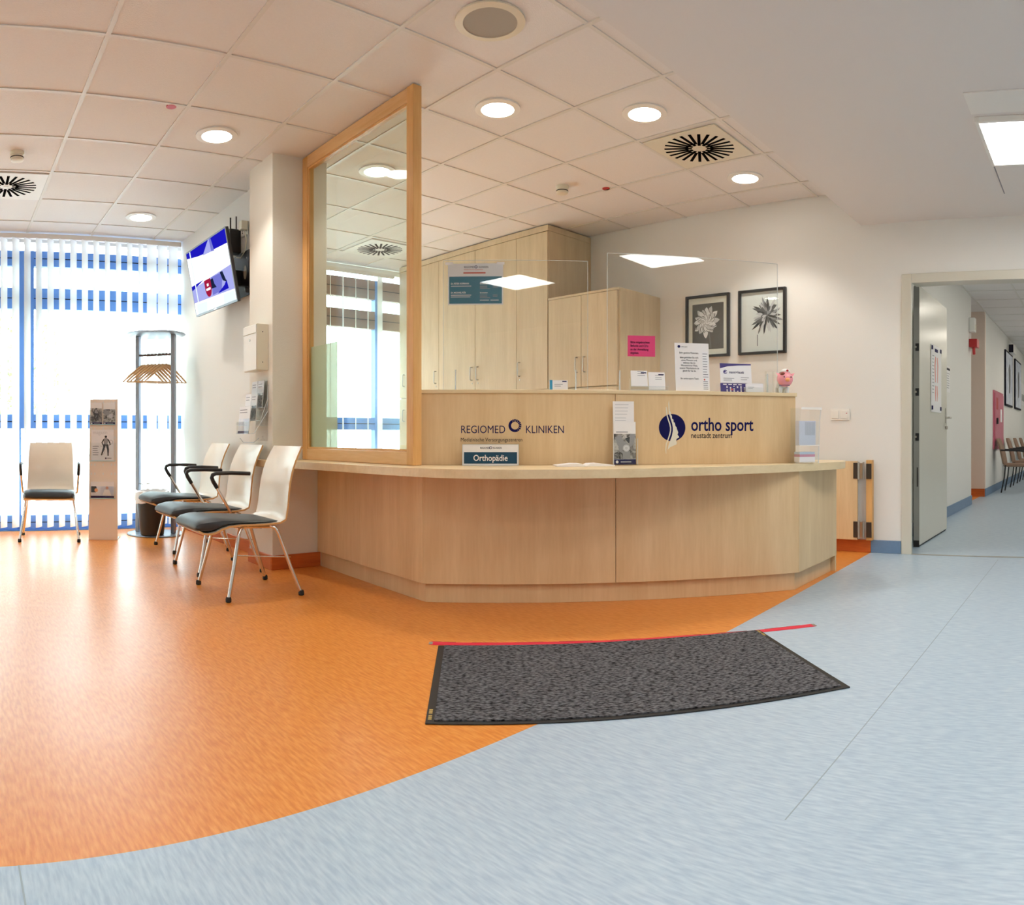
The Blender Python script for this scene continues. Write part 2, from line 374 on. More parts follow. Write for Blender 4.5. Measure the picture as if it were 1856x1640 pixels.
# corridor ceiling with its own tiles
mb = MB(); mb.box(XR + 0.12, 20, -0.7, 3.0, 2.82, 2.9); cc = struct(mb.build('ceiling', 'ceil'))
for i in range(20):
    for j in range(4):
        x = 5.95 + G * i; y = 1.35 - G * j
        if x > 18: continue
        if j == 3: continue
        tile(x, y, 0.606, 0.606, 2.803, cc)
for i in range(8):
    tile(9.75 + G * (i // 4) + 0.31, 1.98 + G * (i % 2), 0.606, 0.606, 2.803, cc) if i < 4 and i % 4 < 2 or i in (4, 5) else None
for j in range(4): MB().box(5.65, 18.4, 1.35 + G / 2 - G * j - 0.011, 1.35 + G / 2 - G * j + 0.011, 2.797, 2.82).build('grid_bar', 'bar', cc)
for i in range(20): MB().box(5.95 + G / 2 + G * i - 0.011, 5.95 + G / 2 + G * i + 0.011, -0.6, 1.66, 2.798, 2.82).build('grid_bar', 'bar', cc)

# walls
def wallbox(name, x0, x1, y0, y1, z0, z1, m='wall'):
    return struct(MB().box(x0, x1, y0, y1, z0, z1).build(name, m))
wallbox('wall_right', XR, XR + 0.12, 1.47, 7.3, 0, CZ + 0.08)
wallbox('wall_right_lintel', XR, XR + 0.12, -0.62, 1.47, 2.15, CZ + 0.08)
wallbox('wall_right_end', XR, XR + 0.12, YB, -0.62, 0, CZ + 0.08)
wallbox('wall_back', XL, XR + 0.12, YB - 0.12, YB, 0, CZ)
wallbox('wall_left', XL - 0.12, XL, YB, 7.3, 0, CZ + 0.08)
wallbox('wall_television', 2.33, 2.45, 4.92, 6.98, 0, CZ + 0.02)
mb = MB(); mb.box(2.17, 2.60, 4.53, 4.92, 0, CZ + 0.02); struct(mb.build('wall_column', 'wall_col', bevel=0.004))
# corridor walls
wallbox('wall_corridor_near', XR + 0.12, 9.75, 1.67, 1.79, 0, 2.86)
wallbox('wall_recess_side', 9.65, 9.75, 1.79, 3.0, 0, 2.86)
wallbox('wall_recess', 10.97, 11.07, 1.67, 3.0, 0, 2.86, 'pinkwall')
wallbox('wall_recess_back', 9.65, 11.07, 3.0, 3.1, 0, 2.86)
wallbox('wall_corridor_far', 11.07, 19, 1.67, 1.79, 0, 2.86)
wallbox('wall_corridor_opposite', XR + 0.12, 19, -0.75, -0.62, 0, 2.86)
wallbox('wall_corridor_end', 19, 19.1, -0.75, 1.79, 0, 2.86)
# skirting
def base(name, x0, x1, y0, y1, h, m): return struct(MB().box(x0, x1, y0, y1, 0, h).build(name, m, bevel=0.003, seg=1))
base('baseboard_right', XR - 0.012, XR, by(XR), 3.7, 0.10, 'obase')
base('baseboard_right_blue', XR - 0.012, XR, 1.50, by(XR), 0.10, 'bbase')
base('baseboard_television', 2.318, 2.33, 4.92, 6.9, 0.10, 'obase')
base('baseboard_column', 2.158, 2.544, 4.518, 4.53, 0.10, 'obase')
base('baseboard_column_side', 2.158, 2.17, 4.53, 4.92, 0.10, 'obase')
base('baseboard_corridor', XR + 0.2, 9.75, 1.658, 1.67, 0.12, 'bbase')
base('baseboard_recess', 10.958, 10.97, 1.67, 3.0, 0.12, 'obase')
base('baseboard_corridor_far', 10.97, 19, 1.658, 1.67, 0.12, 'bbase')

# window wall: one curtain wall of blue frames, glass panes between
def window(name, x0, x1, posts, rails, topmat='winblue'):
    w = struct(MB().box(x0, x1, YW + 0.02, YW + 0.10, -0.05, 0.012).build(name, 'winblue'))
    for (z0, z1, m) in rails:
        MB().box(x0, x1, YW + 0.05, YW + 0.13, z0, z1).build('transom', m, w, bevel=0.004)
        MB().box(x0, x1, YW + 0.048, YW + 0.052, (z0 + z1) / 2 - 0.004, (z0 + z1) / 2 + 0.004).build('seal', 'inkd', w)
    for (a, b, z0, z1) in posts: MB().box(a, b, YW + 0.045, YW + 0.135, z0, z1).build('mullion', 'winblue', w, bevel=0.004)
    zs = sorted([r[0] for r in rails] + [r[1] for r in rails]); es = sorted([x0] + [p for a in posts for p in a[:2]] + [x1])
    for k in range(1, len(zs) - 1, 2):
        for q in range(0, len(es) - 1, 2):
            if es[q + 1] - es[q] > 0.05: MB().box(es[q], es[q + 1], YW + 0.088, YW + 0.094, zs[k], zs[k + 1]).build('pane', 'glass', w)
    MB().box(x0, x1, YW + 0.05, YW + 0.13, 2.80, 2.86).build('head', 'white', w)
    return w
rl = [(0.012, 0.15, 'winblue'), (0.99, 1.13, 'winblue'), (2.155, 2.36, 'winblue'), (2.57, 2.72, 'winblue')]
window('window_1', XL, 2.40, [(-1.9, -1.84, 0, 2.8), (-0.8, -0.74, 0, 2.8), (0.68, 0.86, 0.99, 2.72), (0.70, 0.735, 0, 0.99), (2.03, 2.06, 0, 2.72)], rl)
rl2 = [(0.012, 0.15, 'winblue'), (0.99, 1.13, 'winblue'), (2.155, 2.36, 'winreflect'), (2.50, 2.72, 'winreflect')]
window('window_2', 2.45, XR, [(2.45, 2.52, 0, 2.72), (3.6, 3.66, 0, 2.72), (4.7, 4.76, 0, 2.72)], rl2)

# ================================================================== LIGHTS AND CEILING FITTINGS
def make_downlight():
    t = thing('ceiling_downlight', '', 'lamp')
    MB().lathe([(0.098, 0.0), (0.135, 0.004), (0.135, 0.012), (0.098, 0.012)], 32, ring=True).build('rim', 'white', t, smooth=True)
    MB().lathe([(0.0005, 0.006), (0.1, 0.006), (0.1, 0.010), (0.0005, 0.010)], 32).build('diffuser', 'lamp', t)
    ld = bpy.data.lights.new('lamp_beam', 'SPOT'); ld.energy = SPOT_W; ld.spot_size = R(112); ld.spot_blend = 0.45; ld.shadow_soft_size = 0.08; ld.color = (1.0, 0.94, 0.85)
    lo = bpy.data.objects.new('lamp_beam', ld); COL.objects.link(lo); lo.parent = t; lo.location = (0, 0, -0.01)
    return t
dl = make_downlight()
DL = [(2.97, 3.16, 'round white downlight in the tile nearest the top of the glass partition post'),
      (3.59, 2.54, 'round white downlight between the other counter downlight and the slotted vent'),
      (4.88, 2.53, 'round white downlight nearest the picture wall, past the slotted vent'),
      (1.71, 4.40, 'round white downlight in the waiting area ceiling nearest the column'),
      (1.71, 6.25, 'round white downlight in the waiting area ceiling just before the vertical blinds'),
      (2.98, 4.45, 'round white downlight seen through the tall glass partition')]
for i, (x, y, lb) in enumerate(DL): place(dl if i == 0 else copy_tree(dl), (x, y, CZ - 0.012), 0, lb, 'round ceiling downlights')
def make_panel(m, label):
    t = thing('ceiling_light_panel', label, 'lamp')
    mb = MB()
    for a in ((-0.32, 0.32, -0.32, -0.298), (-0.32, 0.32, 0.298, 0.32), (-0.32, -0.298, -0.298, 0.298), (0.298, 0.32, -0.298, 0.298)): mb.box(*a, 0.0, 0.03)
    mb.build('frame', 'white', t, bevel=0.003)
    MB().box(-0.297, 0.297, -0.297, 0.297, 0.008, 0.02).build('diffuser', m, t)
    return t
pn = make_panel('panel', 'bright square light panel in the lowered hall ceiling'); place(pn, (4.10, 0.31, LZ - 0.03), 0, 'bright square light panel in the lowered ceiling before the corridor door')
for x, y in ((0.53, 0.31), (2.33, 0.31), (-1.27, 0.31)):
    place(copy_tree(pn), (x, y, LZ - 0.03), 0, 'square light panel in the hall ceiling, seen only mirrored in the counter screens', 'hall light panels')
pc = make_panel('panelc', 'square corridor light panel beyond the door'); place(pc, (7.6, 0.05, 2.77), 0, 'square light panel in the corridor ceiling beyond the door', 'corridor light panels')
for x in (10.4, 13.2, 16.0): place(copy_tree(pc), (x, 0.05, 2.77), 0, None, 'corridor light panels')
tag(MB().box(3.50, 3.74, 0.0, 0.64, LZ - 0.006, LZ).build('access_panel', 'white', bevel=0.002), 'flush white ceiling panel beside the bright square light', 'panel')
t = tag(MB().box(4.47, 5.0, 0.05, 0.62, LZ - 0.003, LZ).build('inspection_hatch', 'ceil'), 'thin outlined hatch in the ceiling beyond the bright square light', 'hatch')
MB().box(4.46, 4.47, 0.05, 0.63, LZ - 0.0035, LZ).box(4.46, 5.0, 0.62, 0.628, LZ - 0.0035, LZ).build('gap', 'inkg', t)
def vent(x, y, label, m, wide):
    t = thing('ceiling_vent', label, 'vent', (x, y, CZ - 0.008), 0)
    MB().box(-wide, wide, -wide, wide, 0.0, 0.009).build('plate', m, t, bevel=0.002)
    for k in range(24):
        a = 2 * math.pi * k / 24; r0 = 0.075 if k % 2 else 0.05
        c, s_ = math.cos(a), math.sin(a); w = 0.0105
        p = [(c * r0 + s_ * w, s_ * r0 - c * w), (c * 0.235 + s_ * w, s_ * 0.235 - c * w), (c * 0.235 - s_ * w, s_ * 0.235 + c * w), (c * r0 - s_ * w, s_ * r0 + c * w)]
        MB().prism(p, -0.0012, 0.002).build('slot', 'void', t)
    MB().lathe([(0.001, -0.003), (0.022, -0.003), (0.022, 0.001), (0.001, 0.001)], 16).build('hub', m, t)
vent(4.22, 2.535, 'cream square vent with radial slots, between two downlights over the counter', 'cream', 0.275)
vent(0.47, 5.66, 'white vent with radial black slots by the vertical blinds in the waiting area', 'white', 0.295)
vent(4.25, 6.30, 'radial slotted vent seen through the tall glass partition', 'white', 0.29)
def smoke(x, y, label):
    t = thing('smoke_detector', label, 'detector', (x, y, CZ - 0.062))
    MB().lathe([(0.03, 0.0), (0.043, 0.006), (0.047, 0.02), (0.043, 0.04), (0.05, 0.042), (0.05, 0.066), (0.001, 0.066)], 24).build('body', 'cream', t, smooth=True)
    MB().lathe([(0.001, 0.022), (0.0478, 0.022), (0.0478, 0.028), (0.001, 0.028)], 24).build('grille', 'inkd', t)
smoke(0.49, 4.99, 'small beige smoke detector on the ceiling before the slotted vent by the blinds')
smoke(4.25, 3.79, 'small cream smoke detector on the ceiling in front of the cabinets')
for x, y, lb in ((1.31, 4.11, 'small red disc on the waiting area ceiling'), (4.51, 3.56, 'small red disc on the office ceiling beside the smoke detector')):
    tag(MB().lathe([(0.001, 0), (0.03, 0), (0.03, 0.006), (0.001, 0.006)], 20, (x, y, CZ - 0.003)).build('ceiling_marker', 'red'), lb, 'marker')
t = thing('ceiling_speaker', 'large round flush loudspeaker in the ceiling above the counter', 'speaker', (2.32, 2.52, CZ - 0.01))
MB().lathe([(0.128, 0.0), (0.165, 0.004), (0.165, 0.012), (0.128, 0.012)], 40, ring=True).build('rim', 'cream', t, smooth=True)
MB().lathe([(0.001, 0.002), (0.128, 0.004), (0.128, 0.011), (0.001, 0.011)], 40).build('grille', mat('speaker_mesh', srgb(168, 160, 146), 0.55, bump=0.6, bscale=900), t)

# ================================================================== WINDOW BLINDS
def blinds(x0, x1, pitch, label, ang, z0, z1, y, last_open=()):
    t = thing('vertical_blind', label, 'blind', (0, 0, 0))
    MB().box(x0, x1, y - 0.02, y + 0.025, z1, z1 + 0.045).build('head_rail', 'white', t, bevel=0.003)
    n = int((x1 - x0) / pitch); first = None
    mbs = MB(); w = 0.0625
    # gently cupped cloth strip, weight bar at the bottom
    prof = [(-w, 0.004), (-w / 2, -0.002), (0, -0.004), (w / 2, -0.002), (w, 0.004)]
    vs = []; fs = []
    for zz in (0.0, z1 - z0):
        vs += [(a, b, zz) for a, b in prof]
    for k in range(4): fs.append((k, k + 1, 6 + k, 5 + k))
    mbs.add(vs, fs)
    for k in range(n + 1):
        x = x0 + 0.05 + pitch * k
        if x > x1 - 0.03: break
        if first is None: first = mbs.build('slat', 'slat', t, smooth=True); o = first
        else: o = first.copy(); COL.objects.link(o); o.parent = t
        o.location = (x, y, z0); o.rotation_euler = (0, 0, R(ang + random.uniform(-3, 3)) if x < x1 - 0.35 else R(ang * 0.45))
    return t
blinds(-2.5, 2.31, 0.1115, 'white vertical blind across the waiting area window', 53, 0.05, 2.80, YW - 0.09)
blinds(2.5, 4.88, 0.165, 'white vertical blind across the office window behind the glass partition', 62, 0.05, 2.74, YW - 0.07)

# ================================================================== OUTSIDE
struct(MB().box(-25, 30, 7.3, 40, -0.25, -0.15).build('ground_outside', 'pave'))
def tree(x, y, h, label, seed):
    rnd = random.Random(seed); t = thing('garden_tree', label, 'tree', (x, y, -0.15))
    mb = MB(); mb.tube([(0, 0, 0), (0.05, 0.02, h * 0.3), (0.0, 0.05, h * 0.6), (0.08, 0, h)], [0.09, 0.07, 0.05, 0.02], 8)
    for k in range(9):
        a = rnd.uniform(0, 6.28); z = h * rnd.uniform(0.35, 0.9); l = rnd.uniform(0.5, 1.2)
        mb.tube([(0.02, 0.02, z), (math.cos(a) * l * 0.5, math.sin(a) * l * 0.5, z + 0.3), (math.cos(a) * l, math.sin(a) * l, z + 0.7)], [0.03, 0.02, 0.008], 5)
    mb.build('trunk', 'trunk', t, smooth=True)
    mb = MB()
    for k in range(900):
        a = rnd.uniform(0, 6.28); r = 1.3 * math.sqrt(rnd.random()); z = h * rnd.uniform(0.4, 1.08)
        p = Vector((math.cos(a) * r, math.sin(a) * r, z)); u = Vector((rnd.gauss(0, 1), rnd.gauss(0, 1), rnd.gauss(0, 1))).normalized() * 0.07; v = u.orthogonal() * 0.6
        mb.add([p - u, p + v, p + u, p - v], [(0, 1, 2, 3)])
    tag(mb.build('foliage', 'leafm', t), kind='stuff')
tree(1.6, 16.5, 3.4, 'pale slender tree outside, seen through the blinds beside the display stand', 3)
tree(0.2, 19, 3.8, 'pale slender tree outside, seen through the blinds behind the lone chair', 5)

# ================================================================== RECEPTION COUNTER
def leather(p0, p1, off): return None
B0, B1, BM, B2, B3 = (2.515, 4.515), (2.441, 3.198), (3.21, 2.466), (4.001, 1.715), (4.69, 1.73)
def inset(p, d):              # pull the kick line in under the body
    return p
cnt = thing('reception_counter', 'angular maple reception counter with curved ledge and raised front panel', 'counter', (0, 0, 0))
def panel_between(a, b, th, z0, z1, name, m, parent, gap=0.0015):
    a = Vector(a); b = Vector(b); d = (b - a).normalized(); n = Vector((-d.y, d.x))   # n points behind the front when walking left to right
    a2 = a + d * gap; b2 = b - d * gap
    mb = MB(); l = (b2 - a2).length
    mb.box(0, l, 0, th, z0, z1); o = mb.build(name, m, parent, bevel=0.0012, seg=1)
    o.location = (a2.x, a2.y, 0); o.rotation_euler = (0, 0, math.atan2(d.y, d.x)); return o
for a, b in ((B0, B1), (B1, BM), (BM, B2), (B2, B3)): panel_between(a, b, 0.019, 0.108, 0.708, 'front_panel', 'maple', cnt)
K0, K1, K2, K3 = (2.545, 4.515), (2.474, 3.213), (4.012, 1.748), (4.66, 1.763)
for a, b in ((K0, K1), (K1, K2), (K2, K3)): panel_between(a, b, 0.016, 0.0, 0.108, 'kick_board', 'maple', cnt, 0.0)
panel_between((4.69, 1.732), (4.69, 2.30), 0.019, 0.0, 0.708, 'end_panel', 'maple', cnt)
mb = MB(); mb.prism([(2.56, 4.50), (2.50, 3.24), (4.03, 1.80), (4.63, 1.80), (4.63, 2.25), (4.25, 2.28), (2.98, 3.47), (3.02, 4.50)], 0.02, 0.70)
mb.build('carcass', 'cab', cnt)
# curved ledge
FC = [(2.085, 4.72), (2.10, 4.50), (2.155, 4.20), (2.19, 3.90), (2.207, 3.60), (2.225, 3.30), (2.255, 2.99), (2.32, 2.78), (2.45, 2.60), (2.645, 2.42), (2.89, 2.235), (3.10, 2.11), (3.30, 2.005), (3.60, 1.86), (3.90, 1.735), (4.15, 1.645), (4.33, 1.60), (4.45, 1.595), (4.56, 1.62), (4.64, 1.67), (4.695, 1.76)]
def catmull(P, k=5):
    out = []
    for i in range(len(P) - 1):
        p0, p1, p2, p3 = P[max(i - 1, 0)], P[i], P[i + 1], P[min(i + 2, len(P) - 1)]
        for q in range(k):
            t = q / k; out.append(tuple(0.5 * (2 * p1[c] + (p2[c] - p0[c]) * t + (2 * p0[c] - 5 * p1[c] + 4 * p2[c] - p3[c]) * t * t + (3 * p1[c] - p0[c] - 3 * p2[c] + p3[c]) * t ** 3) for c in range(len(p1))))
    out.append(P[-1]); return out
fc = catmull(FC, 4)
led = fc + [(4.695, 2.32), (4.28, 2.34), (3.02, 3.52), (3.06, 4.52), (2.167, 4.527), (2.163, 4.72)]
mb = MB(); mb.prism(led, 0.709, 0.756); mb.build('ledge', 'maple_h', cnt, bevel=0.002, seg=2)
# raised front panels, capping board
uL, uM, uR = -1.118, 0.019, 1.124
rp = []
for a, b in ((uL, uM), (uM, uR)):
    mb = MB(); mb.box(a + 0.001, b - 0.001, 0.0, 0.019, 0.756, 1.160); o = mb.build('raised_panel', 'maple', cnt, bevel=0.0012, seg=1)
    o.location = dw(0, 0.132, 0); o.rotation_euler = (0, 0, DROT); rp.append(o)
mb = MB(); mb.box(uL - 0.004, uR + 0.004, -0.012, 0.33, 1.160, 1.181); o = mb.build('capping_board', 'maple_h', cnt, bevel=0.0015, seg=1)
o.location = dw(0, 0.132, 0); o.rotation_euler = (0, 0, DROT)
mb = MB(); mb.box(uL + 0.005, uR - 0.005, 0.019, 0.3, 1.12, 1.16); mb.box(uR - 0.03, uR - 0.002, 0.02, 0.3, 0.756, 1.12); mb.box(uL + 0.08, uL + 0.1, 0.02, 0.3, 0.756, 1.12)
o = mb.build('shelf_support', 'maple', cnt); o.location = dw(0, 0.132, 0); o.rotation_euler = (0, 0, DROT)
# lettering and emblems on the raised panels
let = sub('lettering', cnt, dw(0, 0.1318, 0), (0, 0, DROT))
text('letters', 'REGIOMED', 'ink', let, -0.857, 0, 0.936, 0.0615, 0.835)
text('letters', 'KLINIKEN', 'ink', let, -0.492, 0, 0.936, 0.0615, 0.825)
text('letters', 'Medizinische Versorgungszentren', 'inkd', let, -0.857, 0, 0.889, 0.0305, 0.845)
ring = MB(); cx, cz = -0.5505, 0.978
ring.arc(cx, cz, 0.0215, 0.0365, R(120), R(300), 0, 0.001, 18)
for k in range(9): ring.arc(cx, cz, 0.0215, 0.0365, R(-60 + 20 * k + 1.5), R(-60 + 20 * k + 18), 0, 0.001, 2)
ring.build('emblem', 'ink', let)
def spine_logo(parent, cx, cz, s, y=0.0, disc='ink', pale='spine'):
    """disc with a pale spine: two curved lines and a ragged profile of vertebrae; s = disc radius"""
    P = lambda pts: [(cx + a * s, cz + b * s) for a, b in pts]
    MB().disc(cx, cz, s, y, y + 0.001, 40).build('emblem', disc, parent)
    mb = MB(); y1 = y - 0.0003
    mb.strip(P([(-0.45, 1.52), (-0.43, 1.25), (-0.40, 0.95), (-0.30, 0.6), (-0.18, 0.28), (-0.12, 0.0), (-0.12, -0.22), (-0.18, -0.5), (-0.32, -0.9), (-0.44, -1.2), (-0.48, -1.6), (-0.46, -1.9)]),
             [0.05 * s, 0.08 * s, 0.08 * s, 0.085 * s, 0.09 * s, 0.095 * s, 0.095 * s, 0.09 * s, 0.08 * s, 0.08 * s, 0.07 * s, 0.03 * s], y1, y + 0.0009)
    body = [(-0.25, 2.0), (-0.29, 1.75), (-0.27, 1.3), (-0.22, 0.95), (-0.10, 0.6), (0.0, 0.28), (0.05, 0.0), (0.05, -0.25), (-0.02, -0.6), (-0.15, -0.95), (-0.28, -1.3), (-0.34, -1.62), (-0.15, -1.42), (0.05, -1.34), (0.33, -1.22), (0.36, -1.08), (0.28, -0.98), (0.33, -0.82), (0.54, -0.70), (0.40, -0.52), (0.45, -0.34), (0.36, -0.12), (0.33, 0.02), (0.24, 0.12), (0.20, 0.34), (0.10, 0.42), (0.09, 0.58), (-0.02, 0.66), (-0.02, 0.86), (-0.10, 0.94), (-0.10, 1.12), (-0.19, 1.2), (-0.21, 1.5)]
    mb.plate(P(body[::-1])[::-1], y1 - 0.0002, y + 0.0008)
    mb.build('spine_figure', pale, parent)
spine_logo(let, 0.352, 0.968, 0.079)
text('letters', 'ortho sport', 'ink', let, 0.464, 0, 0.951, 0.108, 0.745, 0.0018)
text('letters', 'neustadt zentrum', 'inkd', let, 0.464, 0, 0.907, 0.048, 0.73, 0.0004)

# ---------------- glass partition between counter and ceiling
gp = thing('glass_partition', 'tall glass partition in a beech frame between the column and the counter', 'partition', (0, 0, 0))
PX0, PX1, PY0, PY1 = 2.40, 2.455, 3.225, 4.527
MB().box(PX0 - 0.004, PX1, PY0, PY0 + 0.062, 0.757, CZ - 0.004).build('post', 'beech', gp, bevel=0.003)
MB().box(PX0, PX1, PY1 - 0.07, PY1 - 0.002, 0.757, CZ - 0.004).build('stile', 'beech', gp, bevel=0.003)
MB().box(PX0, PX1, PY0 + 0.063, PY1 - 0.071, CZ - 0.085, CZ - 0.004).build('top_rail', 'beech_h', gp, bevel=0.003)
MB().box(PX0, PX1, PY0 + 0.063, PY1 - 0.071, 0.757, 0.832).build('bottom_rail', 'beech_h', gp, bevel=0.003)
mb = MB()
for a in ((PY0 + 0.063, PY0 + 0.075, 0.833, CZ - 0.086), (PY1 - 0.083, PY1 - 0.072, 0.833, CZ - 0.086)): mb.box(PX0 + 0.006, PX0 + 0.018, a[0], a[1], a[2], a[3])
mb.box(PX0 + 0.006, PX0 + 0.018, PY0 + 0.076, PY1 - 0.084, 0.833, 0.845).box(PX0 + 0.006, PX0 + 0.018, PY0 + 0.076, PY1 - 0.084, CZ - 0.098, CZ - 0.086)
mb.build('glazing_bead', 'beech', gp)
MB().box(PX0 + 0.024, PX0 + 0.030, PY0 + 0.064, PY1 - 0.073, 0.834, CZ - 0.087).build('pane', 'glass', gp)
MB().box(PX0 + 0.032, PX0 + 0.0335, 4.10, PY1 - 0.073, 0.836, 1.535).build('pale_sheet', 'translucent', gp)  # thin pale green half-clear sheet behind the lower pane

# ================================================================== CABINETS
def handle(parent, x, y, z, h=0.13):
    """bow handle of bent rod, in the local frame facing -y"""
    return MB().tube([(x, y, z - h / 2), (x, y - 0.024, z - h / 2), (x, y - 0.030, z - h / 2 + 0.008), (x, y - 0.030, z + h / 2 - 0.008), (x, y - 0.024, z + h / 2), (x, y, z + h / 2)], 0.0052, 8).build('handle', 'steel', parent, smooth=True)
def cabinet(name, label, y0, y1, ztop, xf, splits, hands, locks, cornice):
    """run of doors whose front lies on x = xf; local x runs towards -y"""
    t = thing(name, label, 'cabinet', (xf, y1, 0), RW, None); w = y1 - y0; d = XR - xf - 0.002
    zt = ztop - (0.06 if cornice else 0.02)
    MB().box(0.0, w - 0.019, 0.021, d, 0.08, zt).build('carcass', 'cab', t)
    MB().box(w - 0.0185, w, 0.019, d, 0.0, zt).build('side_panel', 'cab', t, bevel=0.001, seg=1)
    MB().box(0, w - 0.02, 0.05, 0.07, 0, 0.08).build('plinth', 'cab', t)
    if cornice: MB().box(-0.0, w + 0.0, 0.0, d, zt + 0.002, ztop - 0.004).build('cornice', 'cab', t, bevel=0.001, seg=1)
    else: MB().box(0, w, 0.0, d, zt, ztop).build('top_board', 'cab', t, bevel=0.001, seg=1)
    for i in range(len(splits) - 1):
        a, b = y1 - splits[i + 1], y1 - splits[i]; a, b = min(a, b), max(a, b)
        up = MB().box(a + 0.0018, b - 0.0018, 0.0, 0.0195, 1.352, zt - 0.003).build('door', 'cab', t, bevel=0.0015, seg=1)
        lo = MB().box(a + 0.0018, b - 0.0018, 0.0, 0.0195, 0.085, 1.340).build('door', 'cab', t, bevel=0.0015, seg=1)
        hx = a + 0.045 if hands[i] == 'L' else b - 0.045
        if hands[i] != '-':
            handle(up, hx, 0.0, 1.55 if ztop > 2.5 else 1.545); handle(lo, hx, 0.0, 1.15)
            if locks: MB().disc(hx, 1.452, 0.008, -0.003, 0.0, 14).build('lock', 'steel', up, smooth=False)
    return t
cabinet('tall_cabinet', 'tall maple cabinet run reaching the ceiling behind the counter', 4.547, 6.86, CZ - 0.004, 4.90, [6.86, 6.715, 6.137, 5.547, 4.953, 4.549], ['R', 'R', 'R', 'L', 'L'], True, True)
cabinet('low_cabinet', 'lower maple cabinet with pair of doors beside the tall cabinets', 3.73, 4.543, 2.175, 4.90, [4.541, 4.148, 3.75], ['R', 'L'], False, False)

# ================================================================== HALF-HEIGHT SWING GATE
t = thing('swing_gate', 'half-height maple swing gate folded back beside the picture wall', 'gate', (5.452, 1.835, 0), 0)
MB().box(-0.011, 0.011, 0.0, 0.76, 0.105, 0.722).build('leaf', 'maple', t, bevel=0.0015)
MB().box(0.022, 0.0665, -0.112, -0.062, 0.10, 0.730).build('post', 'beech', t, bevel=0.002)
for z in (0.125, 0.585):
    h = MB().box(-0.0195, -0.0125, -0.005, 0.03, z, z + 0.125).build('hinge', 'iron', t, bevel=0.001, seg=1)
    MB().box(0.010, 0.021, -0.108, -0.066, z - 0.002, z + 0.118).build('hinge_plate', 'iron', h, bevel=0.001, seg=1)
    MB().tube([(-0.014, -0.012, z - 0.006), (-0.014, -0.012, z + 0.132)], 0.0075, 10).tube([(0.004, -0.046, z - 0.004), (0.004, -0.046, z + 0.13)], 0.0075, 10).build('barrel', 'steel', h, smooth=True)
    MB().box(-0.012, 0.006, -0.043, -0.014, z, z + 0.122).build('leaf_plate', 'steel', h)

# ================================================================== DOOR TO THE CORRIDOR
fr = struct(MB().box(XR - 0.022, XR + 0.010, 1.412, 1.492, 0.0, 2.178).build('door_frame_1', 'doorframe', bevel=0.004))
MB().box(XR + 0.0105, XR + 0.135, 1.450, 1.492, 0.0, 2.178).build('reveal', 'doorframe', fr, bevel=0.003)
MB().box(XR - 0.022, XR + 0.135, -0.66, 1.4115, 2.105, 2.178).build('head', 'doorframe', fr, bevel=0.004)
MB().box(XR - 0.022, XR + 0.135, -0.66, -0.59, 0.0, 2.104).build('jamb', 'doorframe', fr, bevel=0.004)
dr = struct(MB().box(5.885, 7.01, 1.442, 1.492, 0.015, 2.165).build('door_1', 'door', bevel=0.003))
ed = MB().box(5.8825, 5.8845, 1.4425, 1.4915, 0.02, 2.16).build('edge_band', 'dooredge', dr)
for z in (1.655, 1.284, 0.912): 
    k = MB().box(5.879, 5.882, 1.4445, 1.4745, z - 0.031, z + 0.031).build('security_bolt', 'black', dr)
    MB().tube([(5.880, 1.470, z), (5.868, 1.470, z)], 0.009, 10).build('stud', 'steel', k, smooth=True)
MB().box(5.8795, 5.882, 1.452, 1.464, 0.50, 0.66).build('latch_plate', 'iron', dr)
MB().box(5.8795, 5.882, 1.452, 1.484, 1.95, 2.02).build('latch_plate', 'dooredge', dr)
MB().box(5.8795, 5.882, 1.452, 1.484, 0.20, 0.27).build('latch_plate', 'dooredge', dr)
MB().box(5.875, 5.90, 1.443, 1.491, 0.0, 0.055).build('foot_bolt', 'rubber', dr)
MB().box(5.90, 7.0, 1.452, 1.482, 0.001, 0.0145).build('door_seal', 'rubber', dr)
hd = MB().box(6.93, 6.97, 1.4365, 1.4415, 1.045, 1.19).build('handle_plate', 'steel', dr, bevel=0.004)
MB().tube([(6.95, 1.437, 1.095), (6.95, 1.392, 1.095), (6.93, 1.385, 1.095), (6.82, 1.385, 1.095)], 0.0095, 10).build('lever', 'steel', hd, smooth=True)
MB().tube([(6.95, 1.497, 1.095), (6.95, 1.54, 1.095), (6.93, 1.546, 1.095), (6.82, 1.546, 1.095)], 0.0095, 10).build('lever', 'steel', hd, smooth=True)
MB().lathe([(0.001, 0), (0.02, 0), (0.02, 0.03), (0.001, 0.03)], 14, (6.95, 1.43, 0.985), sy=0.5).build('lock_cylinder', 'steel', dr, smooth=True)
def sheet(name, label, cat, loc, rot, w, h, m='paper', th=0.0012, tilt=0.0):
    """upright sheet, base centre at loc, facing local -y"""
    t = thing(name, label, cat, loc, 0, None, (tilt, 0, rot))
    MB().box(-w / 2, w / 2, 0, th, 0, h).build('paper', m, t); return t
t = sheet('anatomy_poster', 'anatomy poster held by blue corner magnets on the open corridor door', 'poster', (6.515, 1.437, 1.135), 0, 0.43, 0.60)
mb = MB()
for sx in (-1, 1): mb.strip([(sx * 0.035, 0.50), (sx * 0.06, 0.42), (sx * 0.05, 0.34), (sx * 0.045, 0.27)], [0.03, 0.04, 0.03, 0.02], -0.0006, 0); mb.strip([(sx * 0.03, 0.24), (sx * 0.04, 0.17), (sx * 0.035, 0.10)], [0.025, 0.035, 0.015], -0.0006, 0)
mb.build('figure', mat('salmon_print', srgb(226, 150, 140), 0.6), t)
MB().box(-0.07, 0.06, -0.0006, 0, 0.545, 0.575).build('heading', 'ink', t)
